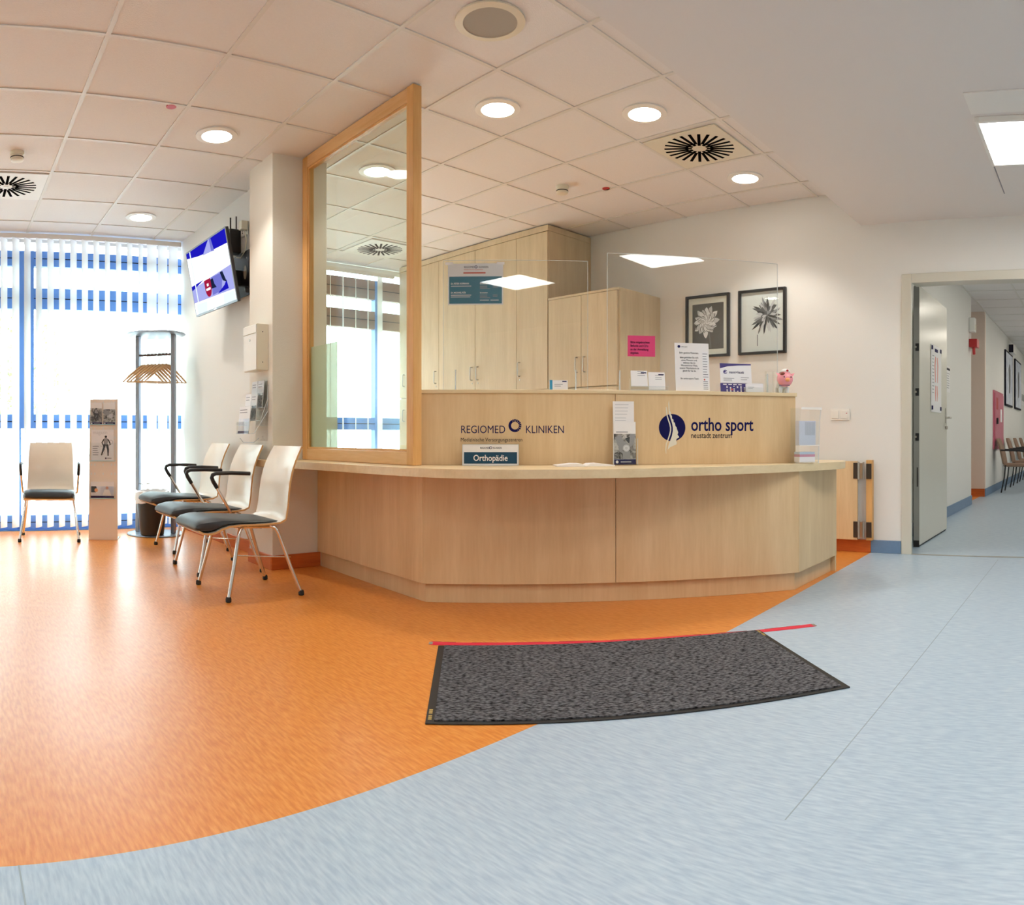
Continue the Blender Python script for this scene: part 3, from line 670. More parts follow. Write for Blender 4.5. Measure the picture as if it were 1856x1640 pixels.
lines(MB(), -0.17, -0.09, 0.5, 12, 0.03, 0.006, -0.0006, 0).build('small_print', 'inkg', t)
for sx in (-1, 1):
    for z in (0.02, 0.555): MB().box(sx * 0.18 - 0.02, sx * 0.18 + 0.02, -0.006, -0.0005, z, z + 0.035).build('magnet', 'ink', t)
t = sheet('wall_notice', 'small framed notice on the corridor wall behind the door handle', 'notice', (8.15, 1.662, 1.415), 0, 0.22, 0.30)
MB().box(-0.10, 0.10, -0.001, 0, 0.25, 0.275).build('heading', 'inkd', t); lines(MB(), -0.09, 0.09, 0.21, 7, 0.027, 0.006, -0.001, 0).build('small_print', 'inkg', t)

# ================================================================== CORRIDOR FITTINGS
t = thing('alarm_sounder', 'red alarm box on the corner of the corridor wall before the peach recess', 'alarm', (9.66, 1.62, 2.10), 0)
MB().box(-0.09, 0.09, -0.06, 0.049, 0, 0.11).build('body', 'red', t, bevel=0.006)
MB().tube([(-0.05, -0.01, 0.0), (-0.05, -0.01, -0.05), (-0.03, -0.01, -0.09)], 0.02, 8).build('cable_gland', 'red', t, smooth=True)
t = thing('motion_sensor', 'white sensor box on the corridor wall above the red alarm', 'sensor', (9.62, 1.62, 2.30), 0)
MB().box(-0.06, 0.06, -0.03, 0.049, 0, 0.19).build('body', 'white', t, bevel=0.008); MB().box(-0.04, 0.04, -0.034, -0.0295, 0.03, 0.10).build('lens', 'cream', t)
t = thing('hydrant_cabinet', 'rose-red hydrant cabinet set in the corridor wall', 'cabinet', (12.42, 1.655, 0.70), 0)
MB().box(-0.58, 0.58, -0.01, 0.014, 0, 0.97).build('frame', 'pinkcab', t)
d_ = MB().box(-0.54, 0.54, -0.022, -0.011, 0.04, 0.93).build('door', 'pinkcab', t, bevel=0.003)
MB().box(-0.40, -0.33, -0.05, -0.022, 0.42, 0.52).build('handle', 'black', d_)
MB().box(-0.42, -0.20, -0.024, -0.022, 0.66, 0.86).build('sign', 'red', d_); MB().box(0.10, 0.32, -0.024, -0.022, 0.46, 0.68).build('sign', 'paper', d_)
def xray(x0, x1, label):
    t = thing('framed_print', label, 'picture', ((x0 + x1) / 2, 1.667, 1.48), 0); w = x1 - x0
    MB().box(-w / 2, w / 2, -0.03, 0, 0, 1.03).build('frame', 'inkd', t, bevel=0.003); MB().box(-w / 2 + 0.04, w / 2 - 0.04, -0.032, -0.03, 0.035, 0.995).build('print', 'ph3', t)
    MB().strip([(0, 0.25), (0.02, 0.5), (0, 0.7), (0.01, 0.8)], [0.16, 0.22, 0.3, 0.1], -0.0335, -0.032).build('figure', 'g2', t)
xray(13.33, 14.45, 'first tall bluish framed print on the corridor wall past the hydrant cabinet')
xray(14.95, 16.1, 'second tall bluish framed print on the corridor wall')
t = sheet('info_board', 'small pale info sheet on the corridor wall past the framed prints', 'notice', (16.75, 1.662, 1.62), 0, 0.8, 0.5); MB().box(-0.3, 0.3, -0.001, 0, 0.1, 0.25).build('photo', 'ph2', t)
t = thing('wall_speaker', 'small box high on the corridor wall above the framed prints', 'speaker', (14.05, 1.645, 2.50), 0)
MB().box(-0.22, 0.22, -0.10, 0.024, 0, 0.17).build('body', 'white', t, bevel=0.01); MB().box(-0.222, -0.2195, -0.09, 0.0, 0.01, 0.16).build('grille', 'inkd', t)
def corridor_chair():
    t = thing('armchair', '', 'chair')
    mb = MB(); prof = [(-0.24, 0.44), (-0.2, 0.46), (0.0, 0.455), (0.2, 0.44)]
    mb.prism([(-0.24, -0.24), (0.24, -0.24), (0.22, 0.22), (-0.22, 0.22)], 0.42, 0.47); mb.build('seat', 'fabric', t, bevel=0.02)
    b_ = []
    for z, y, w in ((0.46, 0.20, 0.20), (0.55, 0.215, 0.22), (0.70, 0.25, 0.225), (0.82, 0.29, 0.21), (0.88, 0.31, 0.15)): b_.append((z, y, w))
    mb = MB(); vs = []; fs = []
    for z, y, w in b_: vs += [(-w, y, z), (w, y, z), (w, y + 0.035, z), (-w, y + 0.035, z)]
    for k in range(len(b_) - 1):
        for q in range(4): fs.append((4 * k + q, 4 * k + (q + 1) % 4, 4 * k + 4 + (q + 1) % 4, 4 * k + 4 + q))
    fs += [(3, 2, 1, 0), tuple(range(4 * len(b_) - 4, 4 * len(b_)))]; mb.add(vs, fs); mb.build('backrest', 'fabric', t, bevel=0.012)
    for s in (-1, 1):
        MB().tube([(s * 0.245, -0.20, 0.42), (s * 0.25, -0.23, 0.25), (s * 0.255, -0.25, 0.0)], 0.011, 8).build('leg', 'black', t, smooth=True)
        MB().tube([(s * 0.235, 0.18, 0.45), (s * 0.24, 0.20, 0.25), (s * 0.245, 0.25, 0.0)], 0.011, 8).build('leg', 'black', t, smooth=True)
        MB().tube([(s * 0.26, -0.16, 0.43), (s * 0.27, -0.22, 0.58), (s * 0.27, -0.20, 0.66), (s * 0.27, -0.05, 0.68), (s * 0.26, 0.26, 0.69)], 0.013, 8).build('armrest', 'black', t, smooth=True)
    return t
ac = corridor_chair()
for i, (x, lb) in enumerate(((12.0, 'brown upholstered black-legged armchair in the corridor, nearest the hydrant cabinet'), (13.25, 'second brown armchair from the hydrant cabinet in the corridor row'), (14.4, 'third brown armchair from the hydrant cabinet in the corridor row'), (15.5, 'fourth brown armchair from the hydrant cabinet in the corridor row'))):
    place(ac if i == 0 else copy_tree(ac), (x, 1.27, 0), 0, lb, 'armchairs along the corridor wall')

# ================================================================== LIGHT SWITCH
t = thing('light_switch', 'white double light switch on the wall beside the door frame', 'switch', (XR - 0.001, 2.003, 1.046), RW)
MB().box(-0.081, 0.081, -0.010, 0.0, 0, 0.092).build('plate', 'white', t, bevel=0.003)
for x in (-0.0395, 0.0395): MB().box(x - 0.030, x + 0.030, -0.016, -0.0105, 0.014, 0.078).build('rocker', 'white', t, bevel=0.003)
MB().box(0.052, 0.062, -0.0165, -0.0155, 0.052, 0.058).build('indicator', 'red', t)

# ================================================================== FLOWER PICTURES
def petal(mb, cx, cz, a, l, w, y, mi, bend=0.0):
    pts = []; n = 7
    for k in range(n + 1):
        q = k / n; r = l * q; ww = w * math.sin(math.pi * min(1, q ** 1.5)) ** 0.8 if q > 0 else 0.0 ; an = a + bend * q
        pts.append((cx + math.cos(an) * r, cz + math.sin(an) * r, math.cos(an + 1.571) * ww, math.sin(an + 1.571) * ww))
    poly = [(p[0] - p[2], p[1] - p[3]) for p in pts] + [(p[0] + p[2], p[1] + p[3]) for p in pts[-2:0:-1]]
    mb.plate(poly, y, y + 0.0002, mi)
def flower_pic(y0, y1, label, dark):
    t = thing('framed_picture', label, 'picture', (XR - 0.002, (y0 + y1) / 2, 1.605), RW, 'framed flower photographs'); w = abs(y1 - y0); h = 0.545; f = 0.022
    mb = MB(); mb.box(-w / 2, -w / 2 + f, -0.03, 0, 0, h).box(w / 2 - f, w / 2, -0.03, 0, 0, h).box(-w / 2 + f, w / 2 - f, -0.03, 0, 0, f).box(-w / 2 + f, w / 2 - f, -0.03, 0, h - f, h)
    mb.build('frame', 'black', t, bevel=0.002)
    MB().box(-w / 2 + f, w / 2 - f, -0.008, 0, f, h - f).build('mount', 'matboard' if dark else 'prwhite', t)
    rnd = random.Random(5 if dark else 9)
    if dark:
        MB().box(-w / 2 + 0.062, w / 2 - 0.062, -0.0088, -0.008, 0.07, h - 0.075).build('print', 'prdark', t)
        mb = MB(); cx, cz = -0.02, 0.31; y = -0.009
        mb.strip([(0.0, 0.26), (0.02, 0.17), (0.03, 0.08)], 0.014, y, y + 0.0002, 1)
        for ringn, (n, l, w_) in enumerate(((12, 0.142, 0.024), (13, 0.112, 0.021), (12, 0.080, 0.0165), (11, 0.052, 0.012), (8, 0.028, 0.008))):
            for k in range(n):
                a = 2 * math.pi * (k + 0.5 * (ringn % 2)) / n + rnd.uniform(-0.12, 0.12); ll = l * rnd.uniform(0.82, 1.08); y -= 0.00004
                petal(mb, cx, cz, a, ll, w_ * 1.12, y, 0); y -= 0.00004
                petal(mb, cx, cz, a, ll * 0.97, w_, y, 3 + (k + ringn) % 2, 0.05)
        mb.build('flower', ['g1', 'g2', 'g3', 'g4', 'g5'], t)
    else:
        mb = MB(); cx, cz = 0.045, 0.325; y = -0.009
        for ringn, (n, l, w_) in enumerate(((28, 0.150, 0.010), (24, 0.115, 0.0105), (18, 0.08, 0.009), (12, 0.045, 0.007))):
            for k in range(n):
                a = 2 * math.pi * (k + 0.5 * (ringn % 2)) / n + rnd.uniform(-0.15, 0.15); ll = l * rnd.uniform(0.7, 1.12); y -= 0.00004
                if math.sin(a) < -0.5: ll *= 1.12
                petal(mb, cx, cz, a, ll, w_, y, rnd.choice((0, 1, 1, 2, 3)), rnd.uniform(-0.1, 0.2))
        mb.strip([(-0.045, 0.165), (-0.045, 0.07)], 0.010, -0.0095, -0.009, 2)
        mb.build('flower', ['g1', 'g2', 'g3', 'g4'], t)
    MB().box(-w / 2 + f, w / 2 - f, -0.0145, -0.0125, f, h - f).build('glazing', 'acryl', t)
flower_pic(3.442, 3.004, 'black framed photograph of a white dahlia on a dark ground', True)
flower_pic(2.915, 2.475, 'black framed photograph of a dark spiky dahlia on a white ground', False)

# ================================================================== WAITING-ROOM CHAIRS
def make_chair(arms):
    t = thing('visitor_chair', '', 'chair')
    prof = [(-0.380, 0.392), (-0.358, 0.379), (-0.322, 0.375), (-0.286, 0.382), (-0.250, 0.399), (-0.205, 0.413), (-0.130, 0.417), (-0.05, 0.416), (0.05, 0.416), (0.110, 0.420), (0.146, 0.436), (0.164, 0.465), (0.172, 0.51), (0.178, 0.57), (0.187, 0.64), (0.203, 0.71), (0.226, 0.77), (0.252, 0.82), (0.272, 0.856)]
    wd = [0.205, 0.214, 0.222, 0.226, 0.228, 0.228, 0.227, 0.225, 0.222, 0.218, 0.215, 0.212, 0.210, 0.208, 0.206, 0.204, 0.201, 0.197, 0.192]
    th = 0.0055; nx = 8; n = len(prof); mb = MB(); top = []; bot = []
    for i, (y, z) in enumerate(prof):
        a = Vector(prof[max(0, i - 1)]); b = Vector(prof[min(n - 1, i + 1)]); d = (b - a).normalized(); nn = Vector((-d.y, d.x))
        for k in range(nx + 1):
            u = -1 + 2 * k / nx; x = u * wd[i]; cup = (0.018 * u * u - 0.008) if i > 10 else 0.0
            # the back is cupped gently around the sitter
            yy = y - cup; top.append((x, yy + nn.x * th, z + nn.y * th)); bot.append((x, yy - nn.x * th, z - nn.y * th))
    N = len(top); q = lambda i, k: i * (nx + 1) + k
    fs = []; fe = []
    for i in range(n - 1):
        for k in range(nx):
            fs.append((q(i, k), q(i, k + 1), q(i + 1, k + 1), q(i + 1, k))); fs.append((N + q(i, k), N + q(i + 1, k), N + q(i + 1, k + 1), N + q(i, k + 1)))
    for i in range(n - 1):
        for k in (0, nx): fe.append((q(i, k), q(i + 1, k), N + q(i + 1, k), N + q(i, k)))
    for k in range(nx):
        for i in (0, n - 1): fe.append((q(i, k), q(i, k + 1), N + q(i, k + 1), N + q(i, k)))
    mb.add(top + bot, fs, 0); mb.f += fe; mb.m += [1] * len(fe)
    mb.build('shell', ['ply', 'plyedge'], t, smooth=True)
    # padded seat cushion rolling over the front lip
    cp = [(-0.398, 0.402, 0.412), (-0.392, 0.394, 0.434), (-0.366, 0.385, 0.453), (-0.325, 0.382, 0.463), (-0.286, 0.389, 0.465), (-0.250, 0.406, 0.462), (-0.205, 0.420, 0.456), (-0.130, 0.424, 0.449), (-0.05, 0.423, 0.444), (0.02, 0.423, 0.440), (0.075, 0.424, 0.436), (0.108, 0.428, 0.431)]
    hw = [0.185, 0.200, 0.213, 0.220, 0.223, 0.223, 0.223, 0.221, 0.217, 0.212, 0.204, 0.188]
    mb = MB(); vs = []; seg = 16
    for (y, zb, zt), w in zip(cp, hw):
        zm = zb + 0.35 * (zt - zb)
        for k in range(seg):
            a = 2 * math.pi * k / seg; c, s_ = math.cos(a), math.sin(a)
            vs.append((w * math.copysign(abs(c) ** 0.4, c), y, zm + ((zt - zm) * abs(s_) ** 0.6 if s_ > 0 else -(zm - zb) * abs(s_) ** 0.6)))
    fs = [(i * seg + k, i * seg + (k + 1) % seg, (i + 1) * seg + (k + 1) % seg, (i + 1) * seg + k) for i in range(len(cp) - 1) for k in range(seg)]
    fs += [tuple(range(seg)), tuple(range((len(cp) - 1) * seg, len(cp) * seg))]
    mb.add(vs, fs); mb.build('cushion', 'vinyl', t, smooth=True)
    for s in (-1, 1):
        for y0, y1 in ((-0.135, -0.225), (0.085, 0.225)):
            l = MB().tube([(s * 0.19, y0 + (0.02 if y0 < 0 else -0.03), 0.404), (s * 0.203, y0, 0.392), (s * 0.209, y0 + (y1 - y0) * 0.12, 0.36), (s * 0.235, y0 + (y1 - y0) * 0.6, 0.16), (s * 0.256, y1, 0.012)], 0.0108, 10).build('leg', 'chrome', t, smooth=True)
            MB().lathe([(0.012, 0.0), (0.0165, 0.004), (0.0165, 0.02), (0.013, 0.03)], 12, (s * 0.2565, y1, 0)).build('foot_cap', 'rubber', l, smooth=True)
        MB().tube([(s * 0.19, -0.115, 0.404), (s * 0.19, 0.055, 0.398)], 0.009, 8).build('side_tube', 'chrome', t, smooth=True)
        MB().tube([(s * 0.222, -0.172, 0.25), (s * 0.226, 0.172, 0.22)], 0.004, 6).build('stretcher', 'chrome', t, smooth=True) if s > 0 else None
    MB().tube([(-0.19, 0.0, 0.396), (0.19, 0.0, 0.396)], 0.009, 8).build('cross_tube', 'chrome', t, smooth=True); MB().tube([(-0.20, -0.12, 0.392), (0.20, -0.12, 0.392)], 0.007, 8).build('cross_tube', 'chrome', t, smooth=True)
    for s in (-1, 1): MB().box(s * 0.165 - 0.015, s * 0.165 + 0.015, 0.03, 0.06, 0.395, 0.412).build('bracket', 'black', t)
    if arms:
        for s in (-1, 1):
            a = MB().tube([(s * 0.205, 0.01, 0.40), (s * 0.243, 0.0, 0.415), (s * 0.248, -0.035, 0.47), (s * 0.252, -0.09, 0.56), (s * 0.255, -0.125, 0.618)], 0.0095, 8).build('arm_tube', 'chrome', t, smooth=True)
            MB().tube([(s * 0.2535, -0.10, 0.578), (s * 0.255, -0.128, 0.622), (s * 0.2555, -0.138, 0.646), (s * 0.256, -0.132, 0.664), (s * 0.256, -0.108, 0.674), (s * 0.256, 0.0, 0.675), (s * 0.256, 0.135, 0.668)], 0.0135, 10).build('armrest', 'black', a, smooth=True)
    return t
ca = make_chair(False)
M['ply'].node_tree.nodes['Principled BSDF'].inputs['Specular IOR Level'].default_value = 0.6
place(ca, (1.756, 4.00, 0), RW - R(1), 'white shell chair without armrests, charcoal cushion, nearest the counter end')
cb = make_chair(True)
place(cb, (1.846, 4.741, 0), RW, 'middle chair of the row of three along the television wall, with black armrests', 'armchairs with ply shells in the waiting area')
place(copy_tree(cb), (1.978, 5.671, 0), RW, 'farthest chair of the row along the television wall, beside the waste bin', 'armchairs with ply shells in the waiting area')
place(copy_tree(cb), (0.935, 6.49, 0), R(-10), 'lone armchair standing before the blinds left of the display stand', 'armchairs with ply shells in the waiting area')

# ================================================================== TELEVISION
tvW, tvH = 0.965, 0.965 / 1.75
t = thing('television', 'flat television tilted forward on a wall bracket, showing blue and white shapes', 'television', (2.071, 5.484, 2.205), 0)
t.rotation_mode = 'XYZ'
_n = Vector((-math.cos(0.03), math.sin(0.03), 0)); _r = Vector((-math.sin(0.03), -math.cos(0.03), 0))
_u = Vector((0, 0, 1)) * math.cos(0.192) + _n * math.sin(0.192)
_r2 = _r * math.cos(-0.03) + _u * math.sin(-0.03); _u2 = _u * math.cos(-0.03) - _r * math.sin(-0.03); _f = _r2.cross(_u2)
t.rotation_euler = Matrix((_r2, -_f, _u2)).transposed().to_euler()
hw_, hh_ = tvW / 2, tvH / 2
MB().box(-hw_, hw_, 0.003, 0.028, -hh_, hh_).build('casing', 'black', t, bevel=0.004)
MB().box(-hw_ + 0.1, hw_ - 0.1, 0.0285, 0.06, -hh_ + 0.06, hh_ - 0.12).build('rear_housing', 'black', t, bevel=0.01)
mb = MB(); mb.box(-hw_, hw_, -0.002, 0.0025, -hh_, -hh_ + 0.016).box(-hw_, hw_, -0.002, 0.0025, hh_ - 0.010, hh_).box(-hw_, -hw_ + 0.009, -0.002, 0.0025, -hh_ + 0.016, hh_ - 0.010).box(hw_ - 0.009, hw_, -0.002, 0.0025, -hh_ + 0.016, hh_ - 0.010)
mb.build('bezel', 'alu', t)
def semit(n, c, s): M[n] = emit(n, c, s)
semit('tvw', srgb(250, 252, 255), 1.25); semit('tvb', srgb(30, 26, 190), 0.9); semit('tvl', srgb(170, 174, 236), 0.95); semit('tvm', srgb(120, 124, 214), 0.9); semit('tvr', srgb(176, 32, 70), 0.8); semit('tvp', srgb(224, 236, 250), 1.1); semit('tvd', srgb(40, 52, 90), 0.5)
sw, sh = hw_ - 0.009, hh_ - 0.012
scn = MB().box(-sw, sw, -0.0005, 0.0025, -sh, sh).build('screen', 'tvw', t)
S_ = lambda pts: [(-sw + 2 * sw * a, -sh + 2 * sh * b) for a, b in pts]
mb = MB(); y = -0.0007
mb.plate(S_([(0.0, 0.92), (0.0, 1.0), (1.0, 1.0), (1.0, 0.80), (0.55, 0.83), (0.3, 0.86)][::-1]), y, -0.0005, 0)
mb.plate(S_([(0.42, 0.83), (0.66, 0.81), (0.62, 1.0), (0.60, 1.0)]), y - 0.0001, y, 1)
mb.plate(S_([(0.63, 0.82), (0.70, 0.80), (0.66, 1.0), (0.62, 1.0)]), y - 0.0002, y, 2)
mb.plate(S_([(0.0, 0.20), (1.0, 0.16), (1.0, 0.50), (0.42, 0.46), (0.0, 0.42)]), y, -0.0005, 1)
mb.plate(S_([(0.0, 0.40), (0.0, 0.47), (0.34, 0.485), (0.1, 0.42)][::-1]), y - 0.0001, y, 0)
mb.plate(S_([(0.50, 0.20), (0.72, 0.21), (0.80, 0.46), (0.52, 0.46)]), y - 0.00015, y, 2)
mb.plate(S_([(0.62, 0.19), (0.88, 0.20), (0.86, 0.33), (0.80, 0.27)]), y - 0.0002, y, 0)
mb.plate(S_([(0.78, 0.34), (0.86, 0.30), (0.80, 0.47), (0.74, 0.47)]), y - 0.0003, y, 3)
mb.plate(S_([(0.50, 0.30), (0.62, 0.29), (0.58, 0.35), (0.56, 0.44), (0.50, 0.44)]), y - 0.0003, y, 3)
mb.plate(S_([(0.05, 0.0), (0.30, 0.0), (0.34, 0.15), (0.05, 0.17)]), y, -0.0005, 4)
mb.plate(S_([(0.72, 0.0), (0.98, 0.0), (0.98, 0.14), (0.74, 0.15)]), y, -0.0005, 4)
mb.plate(S_([(-0.0 + 0.10, 0.0), (0.125, 0.0), (0.115, 1.0), (0.09, 1.0)]), y - 0.00035, y, 4)
mb.build('picture_shapes', ['tvb', 'tvl', 'tvm', 'tvd', 'tvp'], scn)
mb = MB(); c0 = S_([(0.42, 0.34)])[0]; cx, cz = c0
mb.plate([(cx - 0.075, cz + 0.065)] + [(cx + 0.075 * math.cos(a), cz - 0.075 * abs(math.sin(a)) ** 1 * 1.0) for a in [math.pi + math.pi * k / 14 for k in range(15)]] + [(cx + 0.075, cz + 0.065)], y - 0.0006, y)
mb.build('badge', 'tvr', scn)
MB().box(cx - 0.022, cx + 0.020, y - 0.0009, y - 0.0006, cz + 0.012, cz + 0.032).build('caption', 'tvw', scn); MB().box(cx - 0.05, cx + 0.05, y - 0.0009, y - 0.0006, cz - 0.022, cz - 0.004).build('caption', 'tvw', scn)
MB().box(-0.03, 0.03, -0.003, -0.001, -hh_ + 0.003, -hh_ + 0.011).build('badge', 'chrome', t)
t = thing('wall_bracket', 'black slotted television wall bracket behind the screen', 'bracket', (2.33, 5.44, 2.03), RW)
MB().box(-0.17, 0.17, -0.012, 0.0, 0.0, 0.36).build('wall_plate', 'black', t, bevel=0.003)
MB().box(-0.03, 0.03, -0.16, -0.012, 0.10, 0.22).build('arm', 'black', t, bevel=0.004)
for z in (0.06, 0.30): MB().disc(0.13, z, 0.008, -0.0135, -0.012, 12).build('bolt', 'steel', t)
MB().disc(0.10, 0.19, 0.055, -0.0135, -0.012, 20, rx=0.03).build('slot', 'cream', t)
MB().tube([(0.15, -0.02, 0.05), (0.19, -0.03, 0.03)], 0.02, 10).build('clamp', 'black', t, smooth=True)
t = thing('media_box', 'small black receiver box with aerials on the wall above the television bracket', 'receiver', (2.33, 5.50, 2.40), RW)
MB().box(-0.05, 0.05, -0.10, 0.0, 0.0, 0.19).build('casing', 'black', t, bevel=0.004); MB().box(-0.03, 0.03, -0.103, -0.1005, 0.06, 0.15).build('front', 'iron', t)
MB().tube([(-0.03, -0.06, 0.19), (-0.03, -0.06, 0.30)], 0.007, 8).tube([(0.02, -0.03, 0.19), (0.02, -0.03, 0.30)], 0.006, 8).build('aerial', 'black', t, smooth=True)
t = thing('power_socket', 'white wall sockets with a plugged adaptor high beside the television', 'socket', (2.33, 5.33, 2.545), RW)
MB().box(-0.10, 0.02, -0.012, 0.0, -0.03, 0.05).build('plate', 'white', t, bevel=0.003); MB().box(-0.01, 0.05, -0.07, -0.0125, 0.0, 0.07).build('adaptor', 'cream', t, bevel=0.006)
for z in (0.0, 0.02): MB().disc(-0.065, z, 0.008, -0.0128, -0.012, 10).build('pin_hole', 'inkd', t)
MB().tube([(0.02, -0.03, 0.0), (0.03, -0.02, -0.08), (0.0, -0.02, -0.16), (-0.06, -0.03, -0.20), (-0.10, -0.05, -0.19)], 0.005, 6).build('cable', 'cream', t, smooth=True)

# ================================================================== LETTER BOX, LEAFLET RACK ON THE TELEVISION WALL
t = thing('letter_box', 'white steel letter box on the column side above the leaflet rack', 'letter box', (2.1695, 4.70, 1.375), RW)
MB().box(-0.11, 0.11, -0.090, 0.0, 0.0, 0.32).build('body', 'cream', t, bevel=0.003)
f_ = MB().box(-0.109, 0.109, -0.0945, -0.0905, 0.004, 0.255).build('door', 'white', t, bevel=0.002)
MB().box(-0.109, 0.109, -0.0965, -0.0905, 0.258, 0.316).build('flap', 'white', t, bevel=0.002)
MB().disc(0.0, 0.215, 0.009, -0.098, -0.0945, 14).build('lock', 'steel', f_)
for z in (0.055, 0.265): MB().tube([(0.109, -0.045, z), (0.1115, -0.045, z)], 0.004, 8).build('rivet', 'iron', t)
LX, LY, LZ0 = 2.1695, 4.70, 0.905
t = thing('leaflet_rack', 'clear stepped leaflet rack on the column side below the letter box', 'rack', (LX, LY, LZ0), RW)
pockets = [(0.21, 0.012), (0.12, 0.062), (0.03, 0.112)]
for (z, o_) in pockets:
    mb = MB(); mb.box(-0.105, 0.105, -o_ - 0.040, -o_ - 0.038, z, z + 0.085).box(-0.105, 0.105, -o_ - 0.038, -o_, z - 0.003, z).box(0.103, 0.105, -o_ - 0.038, -o_, z, z + 0.085).box(-0.105, -0.103, -o_ - 0.038, -o_, z, z + 0.085)
    mb.build('pocket', 'acryl', t); mb = MB()
    mb.tube([(-0.105, -o_ - 0.0425, z), (0.107, -o_ - 0.0425, z), (0.1075, -o_, z), (0.1075, -0.003, z + 0.16)], 0.0020, 5); mb.build('pocket_edge', 'acryledge', t)
MB().box(-0.105, 0.105, -0.004, -0.0002, -0.02, 0.40).build('backplate', 'acryl', t)
MB().tube([(-0.09, -0.13, 0.0), (-0.08, -0.11, -0.03), (0.08, -0.10, -0.03), (0.1, -0.07, 0.0)], 0.0025, 5).build('lower_rim', 'acryledge', t)
def leaflet(x, o_, z, w, h, label, top, mid, bottom=None, tilt=R(12), dy=0.0):
    l = thing('leaflet', label, 'leaflet', (LX - o_, LY - x, LZ0 + z), 0, 'leaflets in the wall rack', (-R(5), 0, RW))
    MB().box(-w / 2, w / 2, 0, 0.004, 0, h).build('cover', top, l)
    MB().box(-w / 2 + 0.002, w / 2 - 0.002, -0.0006, 0, h * 0.05, h * 0.55).build('photo', mid, l)
    if bottom: MB().box(-w / 2, w / 2, -0.0008, 0, 0.0, h * 0.10).build('band', bottom, l)
    lines(MB(), -w / 2 + 0.012, w / 2 - 0.012, h * 0.86, 2, 0.018, 0.005, -0.0006, 0, seed=int(x * 99)).build('small_print', 'inkg', l)
leaflet(-0.051, 0.046, 0.2115, 0.098, 0.19, 'grey leaflet with photograph in the top pocket of the wall rack, at its left', 'g4', 'ph1', None)
leaflet(0.051, 0.046, 0.2115, 0.098, 0.19, 'grey leaflet with photograph in the top pocket of the wall rack, at its right', 'g4', 'ph2', None)
leaflet(-0.051, 0.096, 0.1215, 0.098, 0.19, 'grey leaflet with photograph in the middle pocket of the wall rack, at its left', 'g5', 'ph2', None)
leaflet(0.051, 0.096, 0.1215, 0.098, 0.19, 'grey leaflet in the middle pocket of the wall rack, at its right', 'g4', 'ph1', None)
leaflet(0.0, 0.146, 0.0315, 0.19, 0.19, 'wide pale blue leaflet in the lowest pocket of the wall rack', 'g5', 'ph3', 'ink')

# ================================================================== DISPLAY STAND WITH BROCHURES
DSP = (1.385, 6.33, 0.0); DR = R(-20)
t = thing('brochure_stand', 'tall narrow beige perforated brochure stand by the blinds', 'stand', DSP, DR)
mb = MB(); mb.add([(-0.130, -0.004, 0.0), (0.130, -0.004, 0.0), (0.128, 0.02, 1.245), (-0.120, 0.02, 1.245), (-0.130, 0.006, 0.0), (0.130, 0.006, 0.0), (0.128, 0.03, 1.245), (-0.120, 0.03, 1.245)],
                  [(0, 1, 2, 3), (7, 6, 5, 4), (0, 4, 5, 1), (1, 5, 6, 2), (2, 6, 7, 3), (3, 7, 4, 0)])
mb.build('back_panel', mat('beige_steel', srgb(236, 222, 206), 0.45), t, bevel=0.002)
MB().box(-0.128, 0.128, 0.007, 0.20, 0.0, 0.006).build('foot_plate', 'dooredge', t)
mb = MB()
for z in (1.215, 0.985, 0.905, 0.665, 0.585):
    for x in (-0.105, -0.075, 0.0, 0.075, 0.105):
        yy = -0.004 + 0.024 * z / 1.245
        MB().plate([(x + 0.006 * math.cos(k * math.pi / 5), z + 0.012 * math.sin(k * math.pi / 5)) for k in range(10)], yy - 0.0008, yy + 0.004).build('perforation', 'prwhite', t)
for (z, h, nm) in ((1.02, 0.13, 0), (0.70, 0.16, 1), (0.37, 0.10, 2)):
    yy = -0.004 + 0.024 * z / 1.245
    mb = MB(); mb.box(-0.118, 0.112, yy - 0.036, yy - 0.033, z, z + h).box(-0.118, 0.112, yy - 0.033, yy, z - 0.003, z).box(-0.118, -0.115, yy - 0.033, yy, z, z + h).box(0.109, 0.112, yy - 0.033, yy, z, z + h)
    mb.build('pocket', 'acryl', t)
    MB().box(-0.118, 0.112, yy - 0.0372, yy - 0.0355, z - 0.003, z + 0.003).box(-0.1195, -0.118, yy - 0.0372, yy - 0.0355, z, z + h).box(0.112, 0.1135, yy - 0.0372, yy - 0.0355, z, z + h).build('pocket_edge', mat('cyan_edge%d' % nm, srgb(170, 216, 226), 0.2), t)
def on_stand(u, v, z): 
    c, s_ = math.cos(DR), math.sin(DR); return (DSP[0] + u * c - v * s_, DSP[1] + u * s_ + v * c, z)
